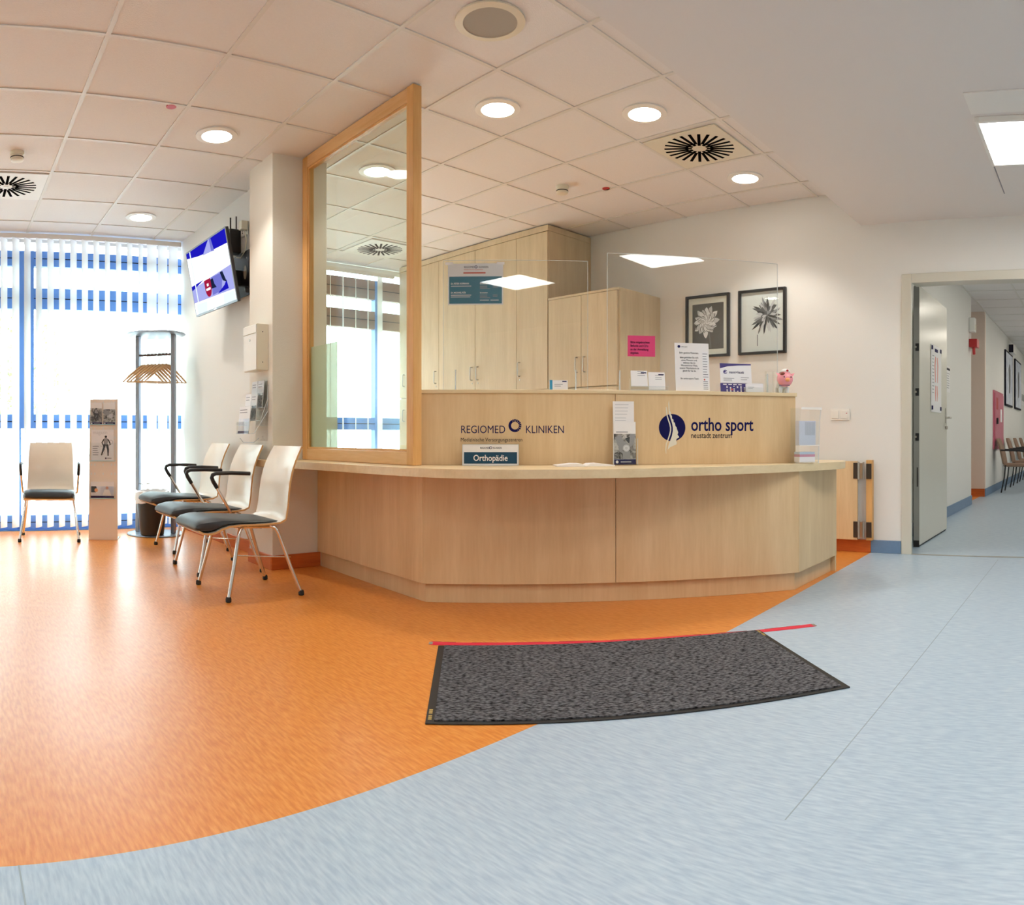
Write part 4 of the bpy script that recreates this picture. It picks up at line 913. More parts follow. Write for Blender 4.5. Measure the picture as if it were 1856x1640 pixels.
def figure(mb, cx, cz, s, y, mi=0, mj=1):
    mb.disc(cx, cz + 0.46 * s, 0.055 * s, y, y + 0.0003, 14, mi); mb.strip([(cx, cz + 0.40 * s), (cx, cz + 0.25 * s), (cx - 0.01 * s, cz + 0.12 * s)], [0.13 * s, 0.2 * s, 0.15 * s], y, y + 0.0003, mj)
    mb.strip([(cx - 0.04 * s, cz + 0.13 * s), (cx - 0.10 * s, cz - 0.08 * s), (cx - 0.2 * s, cz - 0.36 * s)], [0.11 * s, 0.09 * s, 0.05 * s], y, y + 0.0003, mi)
    mb.strip([(cx + 0.05 * s, cz + 0.13 * s), (cx + 0.1 * s, cz - 0.1 * s), (cx + 0.10 * s, cz - 0.38 * s)], [0.11 * s, 0.09 * s, 0.05 * s], y, y + 0.0003, mi)
    mb.strip([(cx - 0.08 * s, cz + 0.36 * s), (cx - 0.17 * s, cz + 0.2 * s), (cx - 0.1 * s, cz + 0.06 * s)], 0.05 * s, y, y + 0.0003, mi)
    mb.strip([(cx + 0.08 * s, cz + 0.36 * s), (cx + 0.17 * s, cz + 0.22 * s), (cx + 0.2 * s, cz + 0.1 * s)], 0.05 * s, y, y + 0.0003, mi); return mb
yv = lambda z: -0.004 + 0.024 * z / 1.245 - 0.010
for u, lb, ph in ((-0.062, 'narrow brochure with a seated figure in the top pocket of the stand, left one', 'ph1'), (0.055, 'narrow brochure with hands on a joint in the top pocket of the stand, right one', 'ph2')):
    l = thing('brochure', lb, 'brochure', on_stand(u, yv(1.02), 1.0205), DR, 'brochures on the perforated stand')
    MB().box(-0.052, 0.052, 0, 0.006, 0, 0.195).build('cover', 'paper', l); MB().box(-0.052, 0.052, -0.0007, -0.0002, 0.022, 0.145 if u < 0 else 0.135).build('photo', ph, l); MB().box(-0.052, 0.052, -0.0008, -0.0002, 0, 0.021).build('band', 'ink', l)
    MB().disc(-0.040, 0.011, 0.006, -0.0012, -0.0008, 12).build('emblem', 'paper', l); MB().box(-0.02, 0.035, -0.0012, -0.0008, 0.008, 0.012).build('small_print', 'inkg', l)
    if u < 0: figure(MB(), 0.0, 0.085, 0.12, -0.0012, 0, 1).build('figure', ['g1', 'g3'], l)
    else: mb = MB(); mb.strip([(-0.05, 0.12), (0.0, 0.09), (0.03, 0.06)], [0.04, 0.035, 0.02], -0.0012, -0.0007).disc(0.012, 0.075, 0.02, -0.0014, -0.0007, 16, 1).build('figure', ['g3', 'g4'], l)
l = thing('magazine', 'white magazine with a tennis player in the middle pocket of the stand', 'magazine', on_stand(-0.005, yv(0.70), 0.7005), DR)
MB().box(-0.100, 0.100, 0, 0.006, 0, 0.275).build('cover', 'g5', l)
text('lettering', 'magazin', 'g4', l, -0.085, -0.0008, 0.235, 0.048, 0.85)
figure(MB(), 0.03, 0.12, 0.20, -0.001, 0, 2).build('figure', ['g1', 'g2', 'g3'], l)
MB().arc(0.075, 0.165, 0.016, 0.0185, 0, 6.28, -0.001, -0.0005, 18).strip([(0.0668, 0.153), (0.058, 0.13)], 0.004, -0.001, -0.0005).build('racket', 'inkg', l); MB().arc(-0.02, 0.09, 0.040, 0.0425, -1.2, 1.6, -0.001, -0.0005, 14).build('swing_line', 'inkg', l)
lines(MB(), -0.088, -0.03, 0.125, 5, 0.019, 0.006, -0.001, -0.0003).build('small_print', 'inkg', l)
MB().disc(0.03, 0.022, 0.008, -0.001, -0.0004, 14).build('emblem', 'ink', l); MB().box(0.042, 0.08, -0.001, -0.0004, 0.018, 0.026).build('small_print', 'inkg', l)
l = thing('postcard', 'landscape card with two people in white in the lowest pocket of the stand', 'card', on_stand(-0.005, yv(0.37), 0.3705), DR)
MB().box(-0.104, 0.104, 0, 0.004, 0, 0.145).build('cover', 'paper', l); MB().box(-0.100, 0.100, -0.0007, -0.0002, 0.022, 0.105).build('photo', 'ph3', l); MB().box(-0.104, 0.104, -0.0008, -0.0002, 0, 0.020).build('band', 'ink', l)
MB().plate([(-0.1, 0.05), (-0.06, 0.05), (-0.045, 0.075), (-0.055, 0.104), (-0.1, 0.104)], -0.0012, -0.0008, 0).disc(-0.055, 0.07, 0.016, -0.0014, -0.0008, 14, 1).build('figure', ['g1', 'snout'], l); MB().plate([(0.0, 0.023), (0.08, 0.023), (0.06, 0.075), (0.02, 0.075)], -0.0012, -0.0008, 2).disc(0.042, 0.09, 0.013, -0.0014, -0.0008, 14, 1).build('figure', ['g1', mat('face_print', srgb(196, 140, 118), 0.5), 'paper'], l)

# ================================================================== COAT RACK, HANGERS, BIN
CRX, CRY = 1.945, 6.585
t = thing('coat_rack', 'grey metal coat rack with round top and base discs by the blinds', 'coat rack', (CRX, CRY, 0), R(-38))
MB().lathe([(0.001, 0.0), (0.262, 0.0), (0.270, 0.006), (0.262, 0.014), (0.001, 0.018)], 40).build('base_disc', 'alu', t, smooth=True)
MB().lathe([(0.001, 1.86), (0.272, 1.862), (0.282, 1.868), (0.272, 1.878), (0.001, 1.880)], 40).build('top_disc', 'alu', t, smooth=True)
for x in (-0.178, 0.178): MB().box(x - 0.018, x + 0.018, -0.03, 0.03, 0.015, 1.862).build('post', 'alu', t, bevel=0.008, seg=3)
MB().tube([(-0.162, 0, 1.68), (0.162, 0, 1.68)], 0.0105, 12).build('rail', mat('rail_rubber', srgb(92, 78, 76), 0.5), t, smooth=True)
MB().tube([(-0.166, -0.0, 0.47), (-0.10, -0.07, 0.47), (-0.02, -0.09, 0.48)], 0.004, 6).build('umbrella_hook', 'steel', t, smooth=True)
def make_hanger():
    h = thing('coat_hanger', '', 'hanger')
    L_ = [(0.0, -0.014), (0.035, -0.022), (0.09, -0.060), (0.155, -0.112), (0.224, -0.172)]
    mb = MB()
    for s in (-1, 1):
        path = [(s * a, 0.012 * (a / 0.22) ** 2, b) for a, b in L_]
        mb.tube(path, [0.014, 0.0135, 0.012, 0.010, 0.006], 8)
    mb.build('shoulder', 'hang', h, smooth=True)
    MB().tube([(-0.216, 0.010, -0.172), (0.216, 0.010, -0.172)], 0.005, 6).build('bar', 'hang', h, smooth=True)
    MB().tube([(0, 0, -0.014), (0, 0, 0.03), (0.012, 0, 0.052), (0.0185, 0, 0.064), (0.022, 0, 0.076), (0.0185, 0, 0.089), (0.010, 0, 0.097), (0.0, 0, 0.099), (-0.012, 0, 0.095), (-0.02, 0, 0.084)], 0.0022, 6).build('hook', 'steel', h, smooth=True)
    return h
hg = make_hanger(); cr, sr = math.cos(R(-38)), math.sin(R(-38))
ords = ['first', 'second', 'third', 'fourth', 'fifth', 'sixth', 'seventh']
for i, (d, a) in enumerate(((-0.110, -51), (-0.074, -51.3), (-0.037, -51), (0.0, -51.3), (0.037, -51), (0.074, -51.3), (0.110, -51))):
    place(hg if i == 0 else copy_tree(hg), (CRX + d * cr, CRY + d * sr, 1.5955), R(-38) + R(-a), 'pale wooden coat hanger, %s from the left post on the coat rack rail' % ords[i], 'wooden hangers on the coat rack')
t = thing('waste_bin', 'black waste bin with a white liner bag at the coat rack foot', 'bin', (1.868, 6.437, 0.0185))
MB().lathe([(0.102, 0.0), (0.108, 0.005), (0.149, 0.375), (0.145, 0.377), (0.105, 0.014), (0.001, 0.012)], 32).build('body', 'black', t, smooth=True)
rnd = random.Random(3); mb = MB(); seg = 36; vs = []
pr = [(0.153, 0.300), (0.163, 0.340), (0.158, 0.388), (0.140, 0.402), (0.126, 0.385), (0.116, 0.26)]
for r, z in pr:
    for k in range(seg):
        a = 2 * math.pi * k / seg; w = rnd.uniform(-0.006, 0.006) + 0.004 * math.sin(5 * a); vs.append(((r + w) * math.cos(a), (r + w) * math.sin(a), z + (rnd.uniform(-0.02, 0.01) if z < 0.31 else rnd.uniform(-0.004, 0.012))))
mb.add(vs, [(i * seg + k, i * seg + (k + 1) % seg, (i + 1) * seg + (k + 1) % seg, (i + 1) * seg + k) for i in range(len(pr) - 1) for k in range(seg)]); mb.build('liner_bag', 'bag', t, smooth=True)

# ================================================================== FLOOR MAT AND TAPE
ax, ay = Vector((1.085, -0.955, 0)).normalized(), Vector((0.60, 0.625, 0)).normalized()
ang = math.atan2(ax.y, ax.x)
t = thing('door_mat', 'large grey ribbed entrance mat with black rubber border on the floor', 'mat', (2.26, 1.69, 0.0), ang)
MX, MY = 0.735, 0.435
MB().box(-MX, MX, -MY, MY, 0.0008, 0.005).build('border', 'rubber', t, bevel=0.002)
m, nt, b = newmat('ribbed_pile'); L = nt.links.new
tc = nt.nodes.new('ShaderNodeTexCoord'); mp = nt.nodes.new('ShaderNodeMapping'); mp.inputs['Scale'].default_value = (52, 110, 60); L(tc.outputs['Object'], mp.inputs['Vector'])
vo = nt.nodes.new('ShaderNodeTexVoronoi'); vo.inputs['Scale'].default_value = 1.0; L(mp.outputs[0], vo.inputs['Vector'])
nz = nt.nodes.new('ShaderNodeTexNoise'); nz.inputs['Scale'].default_value = 2.2; nz.inputs['Detail'].default_value = 4; L(mp.outputs[0], nz.inputs['Vector'])
rp = nt.nodes.new('ShaderNodeValToRGB'); rp.color_ramp.elements[0].position = 0.15; rp.color_ramp.elements[0].color = (0.20, 0.20, 0.215, 1); rp.color_ramp.elements[1].position = 0.75; rp.color_ramp.elements[1].color = (0.014, 0.014, 0.016, 1)
ad = nt.nodes.new('ShaderNodeMath'); ad.operation = 'MULTIPLY_ADD'; ad.inputs[1].default_value = 0.75; L(vo.outputs['Distance'], ad.inputs[0])
mm = nt.nodes.new('ShaderNodeMath'); mm.operation = 'MULTIPLY_ADD'; mm.inputs[1].default_value = 0.9; mm.inputs[2].default_value = -0.35; L(nz.outputs[0], mm.inputs[0]); L(mm.outputs[0], ad.inputs[2])
L(ad.outputs[0], rp.inputs[0]); L(rp.outputs[0], b.inputs['Base Color']); b.inputs['Roughness'].default_value = 0.95; b.inputs['Specular IOR Level'].default_value = 0.1
bp = nt.nodes.new('ShaderNodeBump'); bp.inputs['Strength'].default_value = 0.9; bp.inputs['Distance'].default_value = 0.006; bp.invert = True; L(vo.outputs['Distance'], bp.inputs['Height']); L(bp.outputs[0], b.inputs['Normal'])
MB().box(-MX + 0.028, MX - 0.028, -MY + 0.02, MY - 0.014, 0.005, 0.010).build('pile', m, t)
for xx, yy in ((-MX + 0.013, -MY + 0.07), (MX - 0.013, MY - 0.06)):
    for k in range(6): MB().box(xx - 0.006, xx + 0.006, yy + 0.014 * k - 0.04 + (0.01 if k > 2 else 0), yy + 0.014 * k - 0.03 + (0.01 if k > 2 else 0), 0.0051, 0.0056).build('maker_print', 'gold', t)
p0, p1 = Vector((2.000, 2.560, 0)), Vector((3.300, 1.335, 0)); d = (p1 - p0); ln = d.length
t = thing('floor_tape', 'crimson adhesive tape line stuck across the floor behind the mat', 'tape', tuple(p0), math.atan2(d.y, d.x))
pts = catmull([(0, 0.0), (0.25, -0.004), (0.5, 0.003), (0.8, -0.003), (1.15, 0.004), (1.45, -0.002), (ln, 0.0)], 4); mb = MB(); vs = []; wj = random.Random(2)
for x, yv_ in pts: a = 0.025 + wj.uniform(-0.002, 0.002); vs += [(x, yv_ - a, 0.0006), (x, yv_ + a, 0.0006), (x, yv_ + a, 0.0012), (x, yv_ - a, 0.0012)]
n_ = len(pts); fs = [(4 * i + q, 4 * i + (q + 1) % 4, 4 * i + 4 + (q + 1) % 4, 4 * i + 4 + q) for i in range(n_ - 1) for q in range(4)] + [(3, 2, 1, 0), (4 * n_ - 4, 4 * n_ - 3, 4 * n_ - 2, 4 * n_ - 1)]
mb.add(vs, fs); mb.build('strip', 'tape', t)
for x in (0.0, ln): MB().box(x - 0.008, x + 0.008, -0.02, 0.02, 0.0006, 0.0016).build('scuffed_end', 'trunk', t)
for i in range(n_ - 1):
    if i % 3 != 2: a, b2 = pts[i], pts[i + 1]; MB().box(a[0], b2[0], a[1] + 0.0265, a[1] + 0.0285, 0.0004, 0.0010).build('grime_edge', 'rubber', t)

# ================================================================== THINGS ON THE COUNTER
CT, LT = 1.1812, 0.7562            # tops of the capping board and of the ledge
def ct(name, label, cat, u, v, z, group=None, tilt=0.0, yaw=0.0): return thing(name, label, cat, dw(u, v, z), 0, group, (tilt, 0, DROT + yaw))
def acrylic(u0, u1, ztop, label):
    t = ct('acrylic_screen', label, 'screen', (u0 + u1) / 2, 0.232, CT); w = (u1 - u0) / 2; h = ztop - CT
    MB().box(-w, w, 0.0, 0.005, 0.0, h).build('sheet', 'acryl', t)
    mb = MB(); mb.box(-w - 0.0022, -w - 0.0001, -0.0002, 0.0052, 0, h).build('edge', 'acryledge', t); MB().box(w + 0.0001, w + 0.0022, -0.0002, 0.0052, 0, h).build('edge', 'acryledge', t)
    MB().box(-w, w, -0.0002, 0.0052, h + 0.0001, h + 0.0022).build('edge', 'acryledge', t)
    for x in (-w + 0.07, w - 0.07):
        MB().prism([(x - 0.003, -0.05), (x + 0.003, -0.05), (x + 0.003, -0.001), (x - 0.003, -0.001)], 0.0, 0.004).plate([(x - 0.003, 0.0), (x + 0.003, 0.0), (x + 0.003, 0.12), (x - 0.003, 0.12)], -0.02, -0.001).build('foot', 'acryledge', t)
    return t
acrylic(-0.961, -0.128, 1.933, 'clear acrylic screen on the counter carrying the petrol opening hours sheet')
acrylic(-0.011, 1.043, 1.985, 'clear acrylic screen on the counter carrying the magenta sheet')
# opening-hours sheet in a plastic sleeve
t = ct('opening_hours_sheet', 'petrol and white opening hours sheet taped to the acrylic screen', 'notice', -0.776, 0.2295, 1.676); w, h = 0.318, 0.238
MB().box(-w / 2, w / 2, 0, 0.0015, 0, h).build('paper', 'paper', t)
MB().box(-w / 2 + 0.007, w / 2 - 0.007, -0.0005, -0.0001, 0.007, 0.163).build('band', 'petrol', t)
text('lettering', 'REGIOMED', 'inkd', t, -0.066, -0.0004, 0.212, 0.016, 0.8); text('lettering', 'KLINIKEN', 'inkd', t, 0.018, -0.0004, 0.212, 0.016, 0.8)
mb = MB(); mb.arc(0.003, 0.218, 0.005, 0.0085, 0, 6.283, -0.0006, -0.0001, 16).build('emblem', 'ink', t)
text('lettering', 'Medizinische Versorgungszentren', 'inkr', t, -0.066, -0.0004, 0.200, 0.0095, 0.85); MB().box(-0.070, 0.058, -0.0006, -0.0001, 0.180, 0.1875).build('small_print', 'inkr', t)
for z, s_ in ((0.118, 'Dr. PETER HOFMANN'), (0.066, 'Dr. MICHAEL RÜB')):
    text('lettering', s_, 'paper', t, -0.142, -0.0009, z, 0.0135, 0.8, 0.0003); text('lettering', 'Sprechzeiten', 'paper', t, 0.025, -0.0009, z, 0.011, 0.8, 0.0002)
    lines(MB(), -0.142, -0.02, z - 0.0125, 1 if z > 0.1 else 2, 0.010, 0.0045, -0.0009, -0.0005, ragged=0.15, seed=3).build('small_print', 'g4', t)
    lines(MB(), 0.025, 0.085, z - 0.012, 3, 0.0075, 0.003, -0.0009, -0.0005, seed=2).build('small_print', 'g3', t); lines(MB(), 0.10, 0.135, z - 0.012, 2, 0.0075, 0.003, -0.0009, -0.0005, seed=6).build('small_print', 'g3', t)
MB().box(0.025, 0.078, -0.0009, -0.0005, 0.024, 0.029).build('small_print', 'g4', t); MB().box(0.086, 0.134, -0.0009, -0.0005, 0.024, 0.029).build('small_print', 'g4', t)
MB().box(-w / 2 - 0.004, w / 2 + 0.004, -0.0022, -0.0012, -0.003, h + 0.004).build('sleeve', 'acryl', t)
for x in (-0.152, 0.145): MB().box(x - 0.022, x + 0.022, -0.0027, -0.0023, h - 0.008, h + 0.008).build('adhesive_strip', 'bag', t)
t = ct('magenta_sheet', 'magenta paper sheet with black type stuck to the second acrylic screen', 'notice', 0.19, 0.2305, 1.386); w, h = 0.164, 0.122
MB().box(-w / 2, w / 2, 0, 0.0012, 0, h).build('paper', 'pink', t)
text('lettering', "Bitte mitgebrachten\nBefunde und CD's\nan der Anmeldung\nabgeben.", 'inkd', t, -w / 2 + 0.016, -0.0006, h - 0.045, 0.0185, 0.78, 0.0002, line=1.12)
# business cards with a blue edge
t = ct('card_pack', 'small white card pack with a blue left edge on the counter top', 'cards', -0.30, 0.17, CT, None, R(-8)); MB().box(-0.052, 0.052, 0, 0.018, 0.0, 0.058).build('cards', 'paper', t, bevel=0.001)
MB().box(-0.052, -0.036, -0.0006, 0, 0, 0.058).build('band', mat('cyan_print', srgb(30, 140, 180), 0.4), t); lines(MB(), -0.025, 0.025, 0.032, 2, 0.01, 0.003, -0.0006, 0).build('small_print', 'inkg', t); MB().box(0.02, 0.045, -0.0006, 0, 0.047, 0.053).build('emblem', 'ink', t)
# two-tier clear card holder
t = ct('card_holder', 'clear two-tier holder with two stacks of appointment cards on the counter top', 'holder', 0.214, 0.150, CT)
MB().box(-0.108, 0.112, -0.028, 0.03, 0.0, 0.003).build('base', 'acryl', t)
MB().box(-0.108, 0.112, -0.028, -0.0255, 0.003, 0.022).build('front_lip', 'acryl', t); MB().box(-0.108, 0.112, -0.0285, -0.025, 0.022, 0.024).build('edge', 'acryledge', t); MB().box(-0.108, 0.112, -0.0288, -0.0285, 0.0, 0.0025).build('edge', 'acryledge', t)
MB().plate([(-0.106, 0.003), (0.11, 0.003), (0.10, 0.085), (-0.095, 0.085)], 0.026, 0.029).build('back', 'acryl', t)
MB().box(-0.108, -0.105, -0.025, 0.028, 0.003, 0.07).build('side', 'acryl', t)
for k, (x, z) in enumerate(((-0.052, 0.026), (0.052, 0.006))):
    l = ct('appointment_cards', ('left' if k == 0 else 'right') + ' stack of white appointment cards in the clear two-tier holder', 'cards', 0.214 + x, 0.150 - 0.012, CT + z, 'appointment card stacks', R(-14))
    MB().box(-0.048, 0.048, 0, 0.012, 0, 0.092 if k == 0 else 0.105).build('cards', 'paper', l); lines(MB(), -0.01, 0.04, 0.085, 3, 0.012, 0.003, -0.0006, 0, seed=k).build('small_print', 'inkg', l)
    MB().box(0.01, 0.042, -0.0006, 0, 0.088 - 0.012 * (1 - k), 0.094 - 0.012 * (1 - k)).build('heading', 'ink', l)
MB().box(-0.105, -0.001, -0.0245, -0.010, 0.003, 0.0235).build('step', 'acryl', t)
# letter in a slanted stand
t = ct('patient_notice', 'white printed patient notice in a clear stand on the counter top', 'notice', 0.486, 0.165, CT, None, R(-7)); w, h = 0.208, 0.29
MB().box(-w / 2, w / 2, 0.0005, 0.002, 0.0, h).build('paper', 'paper', t)
MB().box(-w / 2 - 0.002, w / 2 + 0.002, 0.0025, 0.0045, 0.0, h + 0.002).build('stand_back', 'acryl', t)
mb = MB(); mb.disc(-0.078, 0.268, 0.0085, -0.0004, 0.0004, 18).build('emblem', 'ink', t); text('lettering', 'ortho sport', 'inkd', t, -0.064, -0.0001, 0.264, 0.011, 0.7)
for z, s_ in ((0.226, 'Sehr geehrte Patienten,'), (0.198, 'bitte gedulden Sie sich'), (0.182, 'einen Moment und'), (0.166, 'nehmen Sie im'), (0.150, 'Wartezimmer Platz,'), (0.134, 'unsere Mitarbeiterin ist'), (0.118, 'gleich für Sie da.'), (0.072, 'Ihr ortho-sport-Team')):
    text('lettering', s_, 'inkd', t, -0.018, -0.0001, z, 0.0145, 0.86, 0, 'CENTER')
MB().box(0.062, 0.098, 0.0001, 0.0005, 0.02, 0.24).build('margin', 'g5', t); lines(MB(), 0.065, 0.096, 0.225, 10, 0.0155, 0.004, -0.0003, 0.0001).build('small_print', 'inkg', t); MB().disc(0.072, 0.072, 0.005, -0.0004, 0.0001, 12).build('seal', 'inkr', t); lines(MB(), 0.065, 0.094, 0.058, 5, 0.011, 0.0035, -0.0003, 0.0001, seed=4).build('small_print', 'inkg', t)
# calendar
t = ct('desk_calendar', 'white and violet desk calendar with month strip on the counter top', 'calendar', 0.762, 0.180, CT, None, R(-10)); w = 0.198
M['violet'] = mat('violet_print', srgb(56, 44, 120), 0.45)
MB().box(-w / 2, w / 2, 0, 0.004, 0.058, 0.178).build('header_card', 'g5', t)
MB().plate([(-w / 2, 0.146), (-0.05, 0.160), (0.02, 0.167), (w / 2, 0.170), (w / 2, 0.178), (-w / 2, 0.178)], -0.0006, 0).build('band', 'violet', t)
MB().arc(-0.067, 0.125, 0.008, 0.0125, 0.4, 5.9, -0.0007, 0, 16).disc(-0.069, 0.126, 0.006, -0.0007, 0, 14).build('emblem', 'violet', t)
text('lettering', 'manni+hauck', 'ink', t, -0.045, -0.0004, 0.117, 0.0225, 0.80, 0.0002, shear=0.2)
lines(MB(), -0.08, -0.01, 0.085, 3, 0.008, 0.003, -0.0006, 0).build('small_print', 'inkg', t); lines(MB(), 0.03, 0.085, 0.09, 2, 0.012, 0.003, -0.0006, 0, seed=8).build('small_print', 'inkg', t)
MB().box(-w / 2 - 0.002, w / 2, -0.003, 0.004, 0.0, 0.055).build('month_strip', 'violet', t)
for x in (-0.085, -0.052, -0.022, 0.010): MB().box(x, x + 0.022, -0.0036, -0.003, 0.044, 0.050).build('month_mark', 'paper', t)
mb = MB(); rnd = random.Random(11)
for cx in range(6):
    for r_ in range(5): 
        if rnd.random() < 0.75: mb.box(-0.066 + cx * 0.022, -0.066 + cx * 0.022 + 0.009, -0.0036, -0.003, 0.004 + r_ * 0.0075, 0.0085 + r_ * 0.0075)
tag(mb.build('day_figures', 'paper', t), kind='stuff'); MB().box(-0.036, -0.026, -0.0040, -0.0036, 0.012, 0.022).build('date_marker', 'inkr', t)
# clear holder with small white cards
t = ct('visiting_cards', 'fanned white visiting cards in a clear holder before the violet calendar', 'cards', 0.862, 0.145, CT, None, R(-6)); 
for k in range(3): MB().box(-0.056 + 0.008 * k, 0.044 + 0.008 * k, 0.004 * k, 0.004 * k + 0.0012, 0.003, 0.050 + 0.003 * k).build('card', 'paper', t)
MB().box(-0.058, 0.064, -0.003, -0.001, 0.0, 0.03).build('holder', 'acryl', t); lines(MB(), -0.04, 0.0, 0.03, 2, 0.007, 0.002, -0.0006, 0).build('small_print', 'inkg', t)
# clear pump or leaflet holder
t = ct('clear_dispenser', 'empty clear acrylic dispenser between the visiting cards and the pig', 'holder', 0.962, 0.165, CT); 
MB().box(-0.028, 0.024, 0.0, 0.002, 0, 0.13).box(-0.028, -0.026, -0.03, 0, 0, 0.13).box(0.022, 0.024, -0.03, 0, 0, 0.13).box(-0.028, 0.024, -0.03, -0.028, 0, 0.05).build('body', 'acryl', t); MB().box(0.0242, 0.0255, -0.001, 0.003, 0.05, 0.13).build('edge', 'acryledge', t)
# piggy bank dressed as a nurse
t = ct('piggy_bank', 'pink ceramic pig money box with nurse cap at the counter top end', 'money box', 1.052, 0.140, CT)
MB().ball((0, 0.035, 0.052), (0.034, 0.05, 0.032), 18, 12).build('body', 'prwhite', t, smooth=True)
for x in (-0.022, 0.022):
    for y in (0.005, 0.06): MB().lathe([(0.010, 0), (0.0115, 0.004), (0.0125, 0.035), (0.001, 0.037)], 12, (x, y, 0)).build('leg', 'prwhite', t, smooth=True)
hd = MB().ball((0, -0.012, 0.085), (0.050, 0.042, 0.048), 22, 14).build('head', 'skin', t, smooth=True)
MB().ball((0, -0.055, 0.077), (0.0155, 0.012, 0.012), 14, 8).build('snout', 'snout', hd, smooth=True)
for x in (-0.020, 0.024): MB().ball((x, -0.0505, 0.094), (0.0042, 0.003, 0.005), 10, 6).build('eye', 'black', hd, smooth=True)
for s in (-1, 1): MB().add([(s * 0.034, -0.012, 0.115), (s * 0.062, -0.016, 0.122), (s * 0.046, -0.02, 0.098), (s * 0.044, 0.0, 0.106)], [(0, 1, 2), (0, 3, 1), (1, 3, 2), (0, 2, 3)]).build('ear', 'skin', hd)
MB().ball((0, -0.006, 0.112), (0.040, 0.036, 0.020), 18, 10).ball((-0.022, -0.03, 0.112), (0.018, 0.016, 0.012), 12, 8).build('hair', 'hair', hd, smooth=True)
cp_ = MB().lathe([(0.028, 0.0), (0.030, 0.006), (0.024, 0.016), (0.010, 0.022), (0.001, 0.023)], 20, (0.004, -0.008, 0.124)).build('cap', 'prwhite', hd, smooth=True)
MB().box(0.001, 0.009, -0.0405, -0.034, 0.127, 0.139).box(-0.002, 0.012, -0.0405, -0.034, 0.1305, 0.1355).build('cross', 'red', hd)
MB().lathe([(0.031, 0.0), (0.034, 0.003), (0.031, 0.006), (0.028, 0.003)], 20, (0, -0.004, 0.044), ring=True).build('collar', 'violet', t, smooth=True)
# ledge: department sign
t = ct('department_sign', 'white and petrol tabletop sign reading Orthopädie on the ledge', 'sign', -0.687, 0.06, LT + 0.0005, None, R(-3)); w, h = 0.312, 0.117
MB().box(-w / 2, w / 2, 0.0005, 0.003, 0.0, h).build('card', 'paper', t); MB().box(-w / 2, w / 2, 0.003, 0.005, 0, h).build('holder', 'acryl', t)
MB().box(-w / 2 + 0.009, w / 2 - 0.009, -0.0001, 0.0004, 0.010, 0.074).build('band', 'petrold', t)
text('lettering', 'Orthopädie', 'paper', t, 0.0, -0.0005, 0.026, 0.047, 0.86, 0.0004, 'CENTER')
text('lettering', 'REGIOMED', 'inkd', t, -0.058, -0.0001, 0.092, 0.0145, 0.78); text('lettering', 'KLINIKEN', 'inkd', t, 0.014, -0.0001, 0.092, 0.0145, 0.78); MB().arc(0.001, 0.098, 0.005, 0.008, 0, 6.283, -0.0005, 0.0004, 14).build('emblem', 'ink', t)
for b in ((-w / 2, -w / 2 + 0.004, 0, h), (w / 2 - 0.004, w / 2, 0, h), (-w / 2, w / 2, h - 0.003, h), (-w / 2, w / 2, 0, 0.003)): MB().box(b[0], b[1], -0.0022, -0.0006, b[2], b[3]).build('holder_rim', 'acryledge', t)
MB().box(-w / 2, w / 2, -0.001, 0.04, 0.002, 0.0045).build('holder_foot', 'acryl', t)
# open booklet
t = ct('open_booklet', 'white open booklet lying on the ledge beside the brochure holder', 'booklet', -0.18, -0.02, LT, None, 0, R(6))
for s in (-1, 1):
    mb = MB(); pr = [(0.0, 0.003), (0.025, 0.015), (0.07, 0.016), (0.12, 0.010), (0.160, 0.006)]; vs = []
    for a, z in pr: vs += [(s * a, -0.07, z), (s * a, 0.06, z), (s * a, 0.06, 0.0002), (s * a, -0.07, 0.0002)]
    mb.add(vs, [(4 * i + q, 4 * i + (q + 1) % 4, 4 * i + 4 + (q + 1) % 4, 4 * i + 4 + q) for i in range(4) for q in range(4)] + [(3, 2, 1, 0), (16, 17, 18, 19)]); mb.build('page_block', 'paper', t)
# brochure holder on the ledge
t = ct('brochure_holder', 'clear upright holder with leaflets in front of the panel seam', 'holder', 0.062, 0.072, LT)
MB().box(-0.069, 0.069, -0.036, 0.034, 0, 0.003).build('base', 'acryl', t); MB().box(-0.069, 0.069, -0.036, -0.034, 0.003, 0.15).build('front', 'acryl', t)
for x in (-0.0695, 0.0672): MB().box(x, x + 0.0022, -0.0365, 0.03, 0.003, 0.15).build('side', 'acryl', t)
for x in (-0.070, 0.0672): MB().box(x, x + 0.0028, -0.0372, -0.0362, 0.0, 0.15).build('edge', 'acryledge', t)
l = ct('leaflet', 'leaflet with photograph of hands on a knee, in the clear holder on the ledge', 'leaflet', 0.062, 0.050, LT + 0.0036, None, R(-3)); w = 0.124
MB().box(-w / 2, w / 2, 0, 0.006, 0, 0.24).build('cover', 'paper', l); MB().box(-w / 2, w / 2, -0.0006, -0.0001, 0.031, 0.172).build('photo', 'ph1', l); MB().box(-w / 2, w / 2, -0.0007, -0.0001, 0, 0.030).build('band', 'ink', l)
mb = MB(); mb.strip([(-0.040, 0.160), (-0.025, 0.12), (0.0, 0.10), (0.02, 0.085)], [0.036, 0.042, 0.05, 0.03], -0.0012, -0.0006, 0).strip([(-0.03, 0.10), (-0.025, 0.08), (-0.01, 0.065)], [0.018, 0.016, 0.01], -0.0014, -0.0006, 0).strip([(0.043, 0.172), (0.04, 0.13), (0.03, 0.10)], [0.03, 0.028, 0.012], -0.0012, -0.0006, 0)
